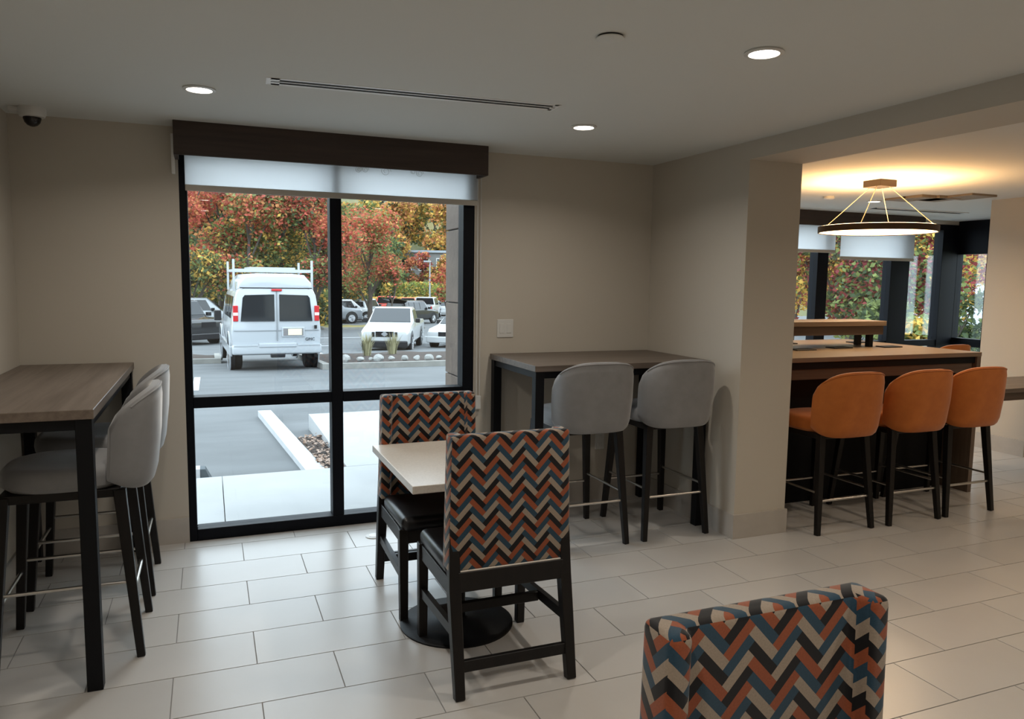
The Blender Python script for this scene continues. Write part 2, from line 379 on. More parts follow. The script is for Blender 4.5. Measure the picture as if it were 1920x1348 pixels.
p0, p1 = Vector((1.207, -1.25, H)), Vector((2.492, -1.318, H)); dv = (p1 - p0); L = dv.length; ang = math.atan2(dv.y, dv.x)
d.location = p0; d.rotation_euler = (0, 0, ang)
MB().box(.03, L - .02, -.04, .04, -.0006, 0).build('dark_backing', M_darkgap, d)
for a, b in ((-.058, -.036), (-.006, .006), (.036, .058)): MB().box(0, L, a, b, -.0018, 0).build('bar', M_whitemetal, d)
MB().box(-.02, .035, -.058, .058, -.0018, 0).build('end_cap', M_whitemetal, d); MB().box(L - .02, L + .01, -.058, .058, -.0018, 0).build('end_cap', M_whitemetal, d)
t = thing('sprinkler_cover', 'flush round white sprinkler cover plate in the ceiling', 'sprinkler', (2.216, -2.345, H))
MB().lathe([(.043, 0), (.043, -.006)], n=32).build('shadow_gap', M_darkgap, t); MB().lathe([(.047, -.006), (.047, -.009), (.044, -.010)], n=32).build('cover_plate', M_ceil, t, smooth=True)
t = thing('security_camera', 'white dome security camera in the ceiling corner', 'camera', (.150, -.205, H))
MB().lathe([(.062, 0), (.062, -.03), (.055, -.045), (.045, -.048)], n=32).build('housing', M_white, t, smooth=True)
MB().lathe([(.040, -.047), (.040, -.055), (.034, -.073), (.022, -.086), (.008, -.092)], n=28).build('dome', M_dark, t, smooth=True)
MB().box(-.1, .0, -.02, .02, -.022, 0).build('cable_box', M_white, t, bevel=.004)
t = thing('far_slot_diffuser', 'long dark slot air diffuser in the far ceiling near the shades', 'air diffuser', (8.15, 1.42, H), -.05)
MB().box(-.62, .62, -.05, .05, -.006, 0).build('dark_backing', M_darkgap, t)
for s in (-1, 1): MB().box(-.64, .64, s * .058 - .01, s * .058 + .01, -.009, 0).build('bar', M_whitemetal, t)
MB().lathe([(.05, 0), (.05, -.02), (.035, -.03)], n=24).build('smoke_detector', M_white, None, smooth=True, label='small round smoke detector on the far ceiling', cat='detector', loc=(6.32, .86, H))
t = thing('ceiling_panel_fixture', 'stepped taupe panel fixture mounted on the far ceiling', 'ceiling fixture', (7.2, .30, H))
Mtaupe = mat('taupe_panel', (.24, .19, .14), .6)
for k, (x0, x1, y0, y1) in enumerate(((-.30, -.02, .22, .46), (-.12, .16, .02, .30), (-.02, .30, -.22, .12), (-.30, .05, .05, .26))):
    MB().box(x0, x1, y0, y1, -.018 - .006 * (k % 2), 0).build('panel', Mtaupe, t, bevel=.003, seg=1)

# ------------------------------------------------------------ wall plates, floor cover
t = thing('switch_plate', 'white double switch plate on the wall beside the window', 'switch', (2.766, 0, 1.231))
MB().box(-.058, .058, -.006, 0, -.06, .06).build('plate', M_white, t, bevel=.003)
for s in (-1, 1): MB().box(s * .026 - .016, s * .026 + .016, -.009, -.005, -.032, .032).build('rocker', M_white, t, bevel=.002, seg=1)
t = thing('wall_outlet', 'white power outlet low on the back wall under the corner high table', 'outlet', (3.50, 0, .42))
MB().box(-.036, .036, -.006, 0, -.058, .058).build('plate', M_white, t, bevel=.003)
for s in (-1, 1): MB().box(-.016, .016, -.008, -.005, s * .026 - .014, s * .026 + .014).build('socket', M_white, t, bevel=.003)
t = thing('floor_outlet_cover', 'small round white floor outlet cover near the window sill', 'outlet', (1.83, -.26, 0))
MB().lathe([(.05, 0), (.05, .004), (.045, .006)], n=32).build('cover', M_white, t, smooth=True); MB().lathe([(.03, .006), (.03, .0075)], n=24).build('lid', M_whitemetal, t)

# ============================================================ FURNITURE
def high_table(name, label, x0, x1, y0, y1, mt):
    t = thing(name, label, 'table', ((x0 + x1) / 2, (y0 + y1) / 2, 0)); a, b = (x1 - x0) / 2, (y1 - y0) / 2
    MB().box(-a, a, -b, b, 1.030, 1.066).build('table_top', mt, t, bevel=.002, seg=1)
    for sx in (-1, 1):
        for sy in (-1, 1): MB().box(sx * (a - .035) - .027, sx * (a - .035) + .027, sy * (b - .035) - .027, sy * (b - .035) + .027, 0, 1.03).build('leg', M_black, t, bevel=.002, seg=1)
    for sy in (-1, 1): MB().box(-a + .06, a - .06, sy * (b - .035) - .018, sy * (b - .035) + .018, .99, 1.03).build('rail', M_black, t)
    for sx in (-1, 1): MB().box(sx * (a - .035) - .018, sx * (a - .035) + .018, -b + .06, b - .06, .99, 1.03).build('rail', M_black, t)
    return t
high_table('high_counter_table', 'long grey-brown wood high table against the left wall with black steel legs', .004, .545, -1.625, -.014, M_top_y)
high_table('corner_high_table', 'grey-brown wood high table in the corner between window and pier', 2.655, 3.856, -.765, -.014, M_top_x)

def make_stool(name, label, velvet, dz=0, low=0):
    t = thing(name, label, 'bar stool')
    zs = .70 + dz                                   # underside of the seat
    for sx in (-1, 1):
        for sy in (-1, 1):
            MB().tube([(sx * .222, sy * .255 - .005, 0), (sx * .178, sy * .20, zs - .005)], [.0155, .0225], square=True).build('leg', M_legwood, t, bevel=.003, seg=1)
    def at(sx, sy, z): f = z / (zs - .005); return (sx * (.222 + (.178 - .222) * f), (sy * .255 - .005) * (1 - f) + sy * .20 * f, z)
    if not low:
        zr, zd = .262 + dz * .7, .312 + dz * .7
        for sy in (-1, 1): MB().tube([at(-1, sy, zr), at(1, sy, zr)], .0085, 10).build('foot_rail', M_chrome, t, smooth=True)
        for sx in (-1, 1): MB().tube([at(sx, -1, zd), at(sx, 1, zd)], .0075, 10).build('side_rail', M_chrome, t, smooth=True)
    MB().box(-.195, .195, -.205, .215, zs - .035, zs).build('seat_frame', M_legwood, t, bevel=.004)
    # seat cushion, rounded square plan
    mb = MB(); n = 40; prof = [(.90, 0), (.985, .018), (1, .045), (.985, .070), (.93, .086), (.80, .094)]
    for s_, z in prof:
        for k in range(n):
            a = 2 * PI * k / n; c, s2 = math.cos(a), math.sin(a); e = 2 / 2.7
            mb.v.append((.222 * s_ * math.copysign(abs(c) ** e, c), (.0 + .235 * s_ * math.copysign(abs(s2) ** e, s2)), zs + z))
    for i in range(len(prof) - 1):
        for k in range(n): a = i * n; k2 = (k + 1) % n; mb.f.append((a + k, a + k2, a + n + k2, a + n + k))
    mb.f.append(tuple(reversed(range(n)))); mb.f.append(tuple((len(prof) - 1) * n + k for k in range(n)))
    mb.build('seat', velvet, t, smooth=True)
    # barrel back shell
    zb_, ht = zs - .012, .412; thm = math.radians(76); N = 36; mb = MB(); ring = 14; th_ = .058
    for i in range(N + 1):
        s_ = -1 + 2 * i / N; th = math.copysign(abs(s_) ** 1.35, s_) * thm
        h_ = ht * (.64 + .36 * max(0, 1 - abs(s_) ** 3.0) ** .6)
        lo = zb_ + .05 * abs(s_) ** 6
        for k in range(ring):
            a = 2 * PI * k / ring; ex = .55
            cx = math.copysign(abs(math.cos(a)) ** ex, math.cos(a)); cz = math.copysign(abs(math.sin(a)) ** .38, math.sin(a))
            endt = (1 - abs(s_) ** 14 * .35)
            fz = .5 + .5 * cz; z = lo + (zb_ + h_ - lo) * fz
            flare = max(0, .95 + .05 * min(1, max(0, z - zb_) / .16) ** .6) + .015 * (z - zb_) / ht
            rx = .262 * flare - th_ / 2 + cx * th_ / 2 * endt; ry = .275 * flare - th_ / 2 + cx * th_ / 2 * endt
            mb.v.append((rx * math.copysign(abs(math.sin(th)) ** .62, th), -ry * math.cos(th) ** .62 - .062 - .05 * (z - zb_), z))
    for i in range(N):
        for k in range(ring): a = i * ring; k2 = (k + 1) % ring; mb.f.append((a + k, a + k2, a + ring + k2, a + ring + k))
    mb.f.append(tuple(reversed(range(ring)))); mb.f.append(tuple(N * ring + k for k in range(ring)))
    bk = mb.build('backrest', velvet, t, smooth=True)
    # seam where the outer panel meets the inner lining
    pts = []
    for i in range(3, N - 2):
        s_ = -1 + 2 * i / N; th = math.copysign(abs(s_) ** 1.35, s_) * thm; h_ = ht * (.64 + .36 * max(0, 1 - abs(s_) ** 3.0) ** .6)
        pts.append((.262 * .985 * math.copysign(abs(math.sin(th)) ** .62, th), -.275 * .985 * math.cos(th) ** .62 - .062 - .05 * (h_ - .010), zb_ + h_ - .010))
    MB().tube(pts, .0035, 6).build('piping', velvet, bk, smooth=True)
    return t
g1 = make_stool('bar_stool', 'grey velvet barrel-back stool at the corner high table, nearer the window', M_greyvel)
g1['group'] = 'grey bar stools'
g1.location = (2.985, -.632, 0); g1.rotation_euler = (0, 0, .0)
copy_tree(g1, 'grey velvet barrel-back stool at the corner high table, nearer the pier', (3.553, -.632, 0), 0)
copy_tree(g1, 'grey velvet barrel-back stool at the long wall table, at its open end', (.388, -1.158, 0), PI / 2)
copy_tree(g1, 'grey velvet barrel-back stool at the long wall table, next to the back wall', (.390, -.527, 0), PI / 2)
o1 = make_stool('counter_stool', 'orange velvet counter stool at the island, first from the pier', M_orangevel, -.075)
o1['group'] = 'orange counter stools'
o1.location = (4.630, -.905, 0); o1.rotation_euler = (0, 0, 0)
copy_tree(o1, 'orange velvet counter stool at the island, middle of three', (5.215, -.915, 0), 0)
copy_tree(o1, 'orange velvet counter stool at the island, beside the lower table', (5.740, -.905, 0), 0)
lc = make_stool('lounge_chair', 'low orange velvet chair beyond the island, facing the far corner windows', M_orangevel, -.15, 1)
lc['category'] = 'chair'; lc.location = (8.22, 1.22, 0); lc.rotation_euler = (0, 0, 0)

def zig_uv(me):
    uvl = me.uv_layers.new(name='UVMap')
    for p in me.polygons:
        n = p.normal
        for li in p.loop_indices:
            c = me.vertices[me.loops[li].vertex_index].co
            if abs(n.x) > max(abs(n.y), abs(n.z)): uv = (math.copysign(.25, n.x) + math.copysign(1, n.x) * c.y, c.z)
            elif abs(n.z) > .6: uv = (c.x, c.z + (c.y + .195))
            else: uv = (c.x, c.z)
            uvl.data[li].uv = uv
def make_chair(label):
    t = thing('dining_chair', label, 'chair', group='zigzag dining chairs'); W = .251
    for sx in (-1, 1):
        MB().tube([(sx * .228, .262, 0), (sx * .228, .255, .43)], [.018, .021], square=True).build('leg', M_legwood, t, bevel=.003, seg=1)
        MB().tube([(sx * .228, -.262, 0), (sx * .228, -.215, .25), (sx * .228, -.185, .40), (sx * .228, -.17, .62)], [.019, .022, .023, .018], square=True).build('leg', M_legwood, t, bevel=.003, seg=1)
        MB().box(sx * .228 - .012, sx * .228 + .012, -.19, .25, .36, .425).build('side_rail', M_legwood, t, bevel=.002, seg=1)
        MB().quadbox([(sx * .228 - .011, -.215, .215), (sx * .228 + .011, -.215, .215), (sx * .228 + .011, .25, .19), (sx * .228 - .011, .25, .19), (sx * .228 - .011, -.215, .255), (sx * .228 + .011, -.215, .255), (sx * .228 + .011, .25, .23), (sx * .228 - .011, .25, .23)]).build('side_stretcher', M_legwood, t)
    MB().box(-.21, .21, .243, .267, .36, .425).build('front_rail', M_legwood, t, bevel=.002, seg=1)
    MB().box(-.215, .215, -.205, -.165, .385, .462).build('rear_rail', M_legwood, t, bevel=.002, seg=1)
    MB().box(-.215, .215, -.252, -.232, .095, .140).build('rear_stretcher', M_legwood, t, bevel=.002, seg=1)
    MB().box(-.218, .218, .03, .052, .195, .235).build('cross_stretcher', M_legwood, t, bevel=.002, seg=1)
    MB().box(-.238, .238, -.12, .285, .415, .485).build('seat', M_vinyl, t, bevel=.028, seg=4, smooth=True)
    P = [(-W, -.195), (W, -.195), (W, -.106), (W - .048, -.106), (W - .056, -.143), (-W + .056, -.143), (-W + .048, -.106), (-W, -.106)]
    T = [(x * .955, y + (.006 if y > -.1 else 0) * 0) for x, y in P]
    mb = MB().prism(P, .460, .978, T); me = mb.mesh('backrest', bevel=.014, seg=3, smooth=True); zig_uv(me)
    bk = link('backrest', me, M_zig, t)
    pp = []
    for x, z in ((-W + .008, .463), (W - .008, .463)): pp.append((x, -.196, z))
    MB().tube(pp, .004, 6).build('piping', M_quartz, bk)
    return t
c1 = make_chair('zigzag-fabric dining chair pushed up to the small white table, its back towards the room')
c1.location = (1.992, -1.885, 0)
copy_tree(c1, 'zigzag-fabric dining chair behind the small white table, its back to the window', (1.955, -1.172, 0), PI)
copy_tree(c1, 'zigzag-fabric dining chair standing apart from the small white table, only its back showing', (1.855, -3.80, 0), PI)
t = thing('dining_table', 'small white stone-topped table on a round black pedestal base', 'table', (1.97, -1.50, 0))
MB().box(-.306, .306, -.345, .442, .705, .738).build('table_top', M_quartz, t, bevel=.003)
MB().lathe([(.255, 0), (.255, .006), (.245, .012), (.05, .022), (.04, .03)], c=(-.02, -.03, 0), n=48).build('base_disc', M_black, t, smooth=True)
MB().tube([(-.02, -.03, .02), (-.02, -.03, .70)], .038, 20).build('column', M_black, t, smooth=True)
MB().box(-.22, .18, -.23, .17, .69, .705).build('top_plate', M_black, t)

# ------------------------------------------------------------ adjoining room
t = thing('island_counter', 'long wood island counter with black base behind the orange stools', 'counter', (0, 0, 0))
IX1, IY0, IY1 = 6.275, -.785, .50
MB().box(XR2 + .03, IX1, IY0, IY1, 1.034, 1.066).build('counter_top', M_island, t, bevel=.002, seg=1)
MB().box(IX1 - .04, IX1, IY0 + .005, IY1 - .005, 0, 1.034).build('end_panel', wood('island_wood_upright', (.09, .062, .045), (.15, .11, .08), 2), t)
MB().box(XR2 + .03, IX1 - .04, IY0 + .02, IY0 + .06, .985, 1.034).build('shadow_strip', M_black, t)  # shadow below the counter top, painted as a black strip
MB().box(XR2 + .03, IX1 - .06, IY0 + .03, IY0 + .07, .915, .985).build('apron', wood('apron_wood', (.065, .042, .030), (.11, .078, .058), 0), t)
MB().box(XR2 + .05, IX1 - .05, -.55, .25, 0, 1.034).build('base_cabinet', M_black, t)
t = thing('raised_shelf', 'brown wood raised shelf on black posts standing on the island counter', 'shelf', (0, 0, 0))
MB().box(XR2 + .2, 5.89, -.26, .06, 1.235, 1.272).build('shelf_board', M_island, t, bevel=.002, seg=1)
MB().box(XR2 + .2, 5.88, -.24, .04, 1.165, 1.235).build('shelf_apron', MATS['apron_wood'], t)
for x, y in ((5.775, -.205), (5.85, -.02), (4.6, -.2), (4.6, -.02)):
    MB().box(x - .02, x + .02, y - .02, y + .02, 1.066, 1.17).build('post', M_black, t)
for k, (x, y, lab) in enumerate(((5.44, -.235, 'flat black plate on the island counter in front of the raised shelf'), (5.93, -.26, 'flat black plate on the island counter at the end of the raised shelf'),
                                 (6.03, .14, 'flat black plate on the island counter behind the shelf post'), (5.30, .20, 'flat black plate on the island counter behind the raised shelf'), (5.02, -.30, 'flat black plate on the island counter nearest the pier'))):
    MB().prism([(-.10, -.055), (.085, -.055), (.10, .055), (-.085, .055)], 0, .008).build('counter_plate', M_black, None, bevel=.002, seg=1, label=lab, cat='plate', group='black plates on the island', loc=(x, y, 1.066))
t = thing('lower_table', 'lower brown wood table joining the island end to the pale pier', 'table', (0, 0, 0))
MB().box(IX1, 7.83, -.64, -.10, .715, .75).build('table_top', M_top_x, t, bevel=.002, seg=1)
MB().box(IX1, 7.78, -.60, -.57, .645, .715).build('apron', MATS['apron_wood'], t)
MB().box(7.80, 7.85, -.10, .0, .64, .715).build('wall_cleat', M_black, t)
# ring pendant
PC = Vector((5.855, -.14, 0)); RR, RZ = .435, 1.985
t = thing('ring_pendant', 'dark ring pendant lamp glowing warm, hung by thin cables over the island', 'pendant lamp', (PC.x, PC.y, RZ))
Mbronze = mat('dark_bronze', (.045, .028, .018), .45, metal=.4)
MB().lathe([(RR - .010, -.022), (RR, -.022), (RR, .026), (RR - .12, .026), (RR - .12, .016), (RR - .010, .016)], n=72, closed=True).build('ring', Mbronze, t, smooth=True)
MB().lathe([(RR - .012, -.004), (RR - .012, -.016)], n=72).build('lower_diffuser', M_ledwarm, t)
MB().lathe([(RR - .045, .026), (RR - .012, .026), (RR - .012, .029), (RR - .045, .029)], n=72, closed=True).build('upper_diffuser', M_ledwarm, t)
MB().box(-.085, .085, -.085, .085, H - RZ - .052, H - RZ).build('canopy', Mbronze, t, bevel=.003)
Mcable = mat('pale_cable', (.55, .45, .30), .5)
for a in (.5, 2.1, 3.6, 5.2):
    MB().tube([(.07 * math.cos(a), .07 * math.sin(a), H - RZ - .05), ((RR - .03) * math.cos(a), (RR - .03) * math.sin(a), .024)], .0025, 6).build('cable', Mcable, t)
for up, en in ((1, RING_UP), (0, RING_DOWN)):
    for k in range(6):
        a = k * PI / 3; ld = bpy.data.lights.new('ring_led', 'AREA'); ld.shape = 'DISK'; ld.size = .05; ld.energy = en / 6 * 1.0; ld.color = (1, .55, .22) if up else (1, .72, .45)
        lo = bpy.data.objects.new('ring_led', ld); COL.objects.link(lo); lo.parent = t
        lo.location = ((RR - .028) * math.cos(a), (RR - .028) * math.sin(a), .034 if up else -.032); lo.rotation_euler = (PI if up else 0, 0, 0)
v = thing('far_valance', 'dark walnut wood valance box above the far room windows', 'valance', (0, 0, 0))
MB().box(5.2, 8.87, 1.935, 1.955, 2.205, H).build('front_board', M_valance, v); MB().box(8.85, 8.87, 1.955, YF, 2.205, H).build('end_board', M_valance, v)
shade('white roller shade in the far room, the shorter one beside the first mullion', 6.45, 7.66, 2.10, 1.915, 2.33, group='far room shades')
shade('white roller shade in the far room, the wider one lowered further beside the corner', 7.70, 8.86, 2.06, 1.845, 2.33, group='far room shades')

# ============================================================ OUTSIDE
struct('sidewalk', MB().box(-8, 1.0, .2, 1.62, -.22, -.03).box(1.006, 3.1, .2, 1.62, -.22, -.03).box(3.106, 12, YF + .2 if False else .7, 1.62, -.22, -.03).box(3.106, 3.87, .2, .7, -.22, -.03).box(-8, 3.87, .112, .2, -.22, -.03), M_concrete)
struct('walkway', MB().box(1.985, 3.87, 1.626, 4.25, -.3, -.03).box(3.87, 14, 2.42, 4.25, -.3, -.03), M_concrete)
def ground_grid(name, xs, ys, zf, mt, **kw):
    mb = MB(); n = len(xs)
    for y in ys:
        for x in xs: mb.v.append((x, y, zf(x, y)))
    for j in range(len(ys) - 1):
        for i in range(n - 1): a = j * n + i; mb.f.append((a, a + 1, a + n + 1, a + n))
    me = mb.mesh(name, normals=False); me.polygons.foreach_set('use_smooth', [True] * len(me.polygons))
    return link(name, me, mt, None, kind='structure', **kw)
ground_grid('parking_lot', [-60 + 2 * i for i in range(76)], [.3, 1.6, 4, 8, 13, 19, 25, 26, 34, 42, 50, 60, 70, 76], lambda x, y: gz2(x, y), M_asphalt)
def hz(x, y):
    d = math.hypot(x, y); k = max(0, d - 86)
    return -2.05 + min(30, k * .32) + .8 * math.sin(x * .11) * min(1, k / 15)
def polar():
    mb = MB(); rs = [50, 62, 72, 80, 86, 96, 110, 135, 170, 210]; n = 37
    for r_ in rs:
        for i in range(n): a = math.radians(-30 + 4 * i); x, y = r_ * math.sin(a), r_ * math.cos(a); mb.v.append((x, y, hz(x, y) if r_ > 60 else -2.4))
    for j in range(len(rs) - 1):
        for i in range(n - 1): a = j * n + i; mb.f.append((a + n, a + n + 1, a + 1, a))
    me = mb.mesh('hillside', normals=False); me.polygons.foreach_set('use_smooth', [True] * len(me.polygons))
    return link('hillside', me, M_hill, None, kind='structure')
polar()
ground_grid('side_lawn', [12 + 2 * i for i in range(26)], [-12, -8, -4, 0, 1.6, 4, 8, 13, 19, 25, 26], lambda x, y: gz2(x, y) + .04, M_grassdry)
# kerbs, paint, planting
struct('kerb_strip', MB().quadbox([(1.66, 1.63, -.3), (1.82, 1.63, -.3), (1.66, 5.6, -.3), (1.50, 5.6, -.3), (1.66, 1.63, -.05), (1.82, 1.63, -.05), (1.66, 5.6, -.19), (1.50, 5.6, -.19)]), M_paint)
struct('planting_strip', MB().quadbox([(1.82, 1.63, -.3), (1.985, 1.63, -.3), (1.985, 3.3, -.3), (1.76, 3.3, -.3), (1.82, 1.63, -.075), (1.985, 1.63, -.075), (1.985, 3.3, -.10), (1.76, 3.3, -.10)]), M_mulch)
def line(x0, x1, y0, y1, e=.006):
    return MB().quadbox([(x0, y0, gz(y0) - .02), (x1, y0, gz(y0) - .02), (x1, y1, gz(y1) - .02), (x0, y1, gz(y1) - .02), (x0, y0, gz(y0) + e), (x1, y0, gz(y0) + e), (x1, y1, gz(y1) + e), (x0, y1, gz(y1) + e)])
for k, (x0, x1, y0, y1) in enumerate(((.62, .74, 9.4, 12.2), (4.4, 4.52, 21.5, 24.5), (7.6, 7.72, 26, 31), (2.4, 6.0, 27.0, 27.18), (3.2, 8.5, 33.0, 33.2), (11.2, 11.35, 27, 33))):
    struct('road_marking', line(x0, x1, y0, y1), M_paint)
def bed(name, x0, x1, y0, y1, up=.14, mt=M_mulch):
    ys = [y0 + (y1 - y0) * i / 6 for i in range(7)]; mb = MB(); rr = random.Random(9); n = 14
    for y in ys:
        for i in range(n):
            e = y in (ys[0], ys[-1]) or i in (0, n - 1)
            mb.v.append((x0 + (x1 - x0) * i / (n - 1), y, gz(y) + (.08 if e else up + .10 * rr.random())))
    for j in range(6):
        for i in range(n - 1): a = j * n + i; mb.f.append((a, a + 1, a + n + 1, a + n))
    me = mb.mesh(name, normals=False); me.polygons.foreach_set('use_smooth', [True] * len(me.polygons)); link(name, me, mt, None, kind='structure')
    k = MB(); k.quadbox([(x0 - .16, y0 - .16, gz(y0) - .1), (x1 + .16, y0 - .16, gz(y0) - .1), (x1 + .16, y0, gz(y0) - .1), (x0 - .16, y0, gz(y0) - .1), (x0 - .16, y0 - .16, gz(y0) + .14), (x1 + .16, y0 - .16, gz(y0) + .14), (x1 + .16, y0, gz(y0) + .14), (x0 - .16, y0, gz(y0) + .14)])
    for xa in (x0 - .16, x1): k.quadbox([(xa, y0, gz(y0) - .1), (xa + .16, y0, gz(y0) - .1), (xa + .16, y1, gz(y1) - .1), (xa, y1, gz(y1) - .1), (xa, y0, gz(y0) + .14), (xa + .16, y0, gz(y0) + .14), (xa + .16, y1, gz(y1) + .14), (xa, y1, gz(y1) + .14)])
    struct(name + '_kerb', k, M_curb)
bed('planting_bed', 3.55, 13, 13.5, 19.5, .12)
bed('left_planting_bed', -9, 1.05, 17.3, 20.5, .10)
bed('tree_island', 7.5, 13.5, 42, 46, .12, M_grassdry)
def rock_mesh(seed):
    rr = random.Random(seed); bm = bmesh.new(); bmesh.ops.create_icosphere(bm, subdivisions=2, radius=1)
    k = [Vector((rr.uniform(-1, 1), rr.uniform(-1, 1), rr.uniform(-1, 1))).normalized() for _ in range(7)]
    for v_ in bm.verts:
        for kk in k:
            dd = v_.co.dot(kk) - .72
            if dd > 0: v_.co -= kk * dd
    me = bpy.data.meshes.new('rock'); bm.to_mesh(me); bm.free(); return me
rmesh = [rock_mesh(i) for i in range(5)]; rr = random.Random(3)
xk = 3.75
while xk < 8.2:
    s = rr.uniform(.06, .135); y = 13.75 + rr.uniform(-.08, .30)
    o = link('rock', rmesh[rr.randrange(5)], M_rock, None, 'pale rock edging the mulch bed beyond the van', 'rock', 'rocks edging the bed', loc=(xk, y, gz(y) + .17 + s * .25))
    o.scale = (s * rr.uniform(1.0, 1.35), s, s * rr.uniform(.65, 1.0)); o.rotation_euler = (0, 0, rr.uniform(0, 6)); xk += s * 2.3 + rr.uniform(.02, .1)
def grass_tuft(x, y, label, h=.85, seed=0):
    rr = random.Random(seed); mb = MB(); z = gz(y) + .1
    for k in range(90):
        a = rr.uniform(0, 2 * PI); l = h * rr.uniform(.55, 1); sp = rr.uniform(.05, .42) * l; b = Vector((math.cos(a), math.sin(a), 0)); p = b * rr.uniform(0, .10); sd = Vector((-b.y, b.x, 0)) * .012
        q = [p, p + b * sp * .35 + Vector((0, 0, l * .6)), p + b * sp + Vector((0, 0, l * .95))]
        n = len(mb.v); mb.v += [tuple(q[0] - sd), tuple(q[0] + sd), tuple(q[1] + sd), tuple(q[1] - sd), tuple(q[2])]; mb.f += [(n, n + 1, n + 2, n + 3), (n + 3, n + 2, n + 4)]
    me = mb.mesh('ornamental_grass', normals=False); link('ornamental_grass', me, mat('straw_grass', (.30, .28, .16), .9), None, label, 'grass', 'ornamental grasses', loc=(x, y, z))
p = ray(688, 655); t_ = (16.3 - CAM.y) / p.y; grass_tuft(CAM.x + p.x * t_, 16.3, 'straw-coloured grass tuft before the pickup, nearer its far headlight', .80, 1)
p = ray(736, 655); t_ = (16.3 - CAM.y) / p.y; grass_tuft(CAM.x + p.x * t_, 16.3, 'straw-coloured grass tuft before the pickup, nearer its front wheel', .80, 2)
# fallen leaves in the narrow strip
mb = MB(); rr = random.Random(5)
for k in range(260):
    y = rr.uniform(1.68, 3.25); f = (y - 1.63) / 1.67; x = rr.uniform(1.80 - .05 * f, 2.0); z = -.068 - .03 * f + rr.uniform(0, .03); s = rr.uniform(.012, .03); a = rr.uniform(0, 6)
    n = len(mb.v); e = Vector((math.cos(a), math.sin(a), rr.uniform(-.5, .5))) * s; g_ = Vector((-math.sin(a), math.cos(a), rr.uniform(-.5, .5))) * s * .7; c = Vector((x, y, z + .01))
    mb.v += [tuple(c - e), tuple(c + g_), tuple(c + e), tuple(c - g_)]; mb.f.append((n, n + 1, n + 2, n + 3))
link('fallen_leaves', mb.mesh('fallen_leaves', normals=False), mat('brown_leaves', (.13, .07, .04), .9, noise=((40, 40, 40), (.34, .25, .20), 2, .4, .6)), None, 'brown fallen leaves lying in the narrow strip by the walkway', 'leaves', kind='stuff')
t = thing('wheel_stop', 'dark rubber wheel stop with pale stripes at the edge of the asphalt', 'wheel stop', (.02, 1.80, -.10))
MB().prism([(-.90, -.10), (.92, -.10), (.92, .10), (-.90, .10)], -.02, .11, [(-.86, -.06), (.86, -.06), (.86, .06), (-.86, .06)]).build('block', mat('dark_rubber', (.035, .05, .06), .7), t, bevel=.006)
for x in (-.4, .10, .72): MB().prism([(x, -.104), (x + .1, -.104), (x + .1, .104), (x, .104)], -.01, .1125, [(x, -.064), (x + .1, -.064), (x + .1, .064), (x, .064)]).build('stripe', M_paint, t)
# stone pilaster outside the window
t = thing('stone_pilaster', 'brown stone-clad pilaster just outside the window', 'pilaster', (0, 0, 0))
zc = [-.20, .345, .865, 1.385, 1.90, 2.36]
MB().box(2.575, 3.86, .21, .665, -.2, 2.35).build('core', M_darkgap, t)
for a, b in zip(zc, zc[1:]):
    for x0, x1 in ((2.56, 3.20), (3.205, 3.87)): MB().box(x0, x1, .205, .68, a + .004, b - .004).build('stone_block', M_stone, t, bevel=.004, seg=1)

# ------------------------------------------------------------ vehicles
def loft(st, close=True):
    """st: list of (x, [(y,z)...]) half sections on +y from bottom to top; mirrored"""
    mb = MB(); n = len(st[0][1])
    for x, sec in st:
        full = [(y, z) for y, z in sec] + [(-y, z) for y, z in reversed(sec)]
        mb.v += [(x, y, z) for y, z in full]
    m_ = 2 * n
    for i in range(len(st) - 1):
        for k in range(m_): a = i * m_; k2 = (k + 1) % m_; mb.f.append((a + k, a + k2, a + m_ + k2, a + m_ + k))
    mb.f.append(tuple(reversed(range(m_)))); mb.f.append(tuple((len(st) - 1) * m_ + k for k in range(m_)))
    return mb
def wheels(t, xs, W, r, wd=.22):
    for x in xs:
        for s in (-1, 1):
            y0 = s * (W - wd / 2)
            wh = MB(); wh.tube([(x, y0 - wd / 2, r), (x, y0 - wd / 2 + .03, r), (x, y0 + wd / 2 - .03, r), (x, y0 + wd / 2, r)], [r * .90, r, r, r * .90], 24); wo = wh.build('wheel', M_tire, t, smooth=True)
            ym = y0 + s * (wd / 2)
            MB().tube([(x, ym - s * .02, r), (x, ym + s * .004, r)], r * .66, 20).build('rim', M_rim, wo)
            for k in range(5): a = k * 2 * PI / 5; MB().tube([(x + .06 * r * math.cos(a), ym + s * .006, r + .06 * r * math.sin(a)), (x + r * .6 * math.cos(a), ym + s * .006, r + r * .6 * math.sin(a))], .03, 4).build('spoke', M_rim, wo)
def paint(name, c): return mat('paint_' + name, c, .25, coat=.6)
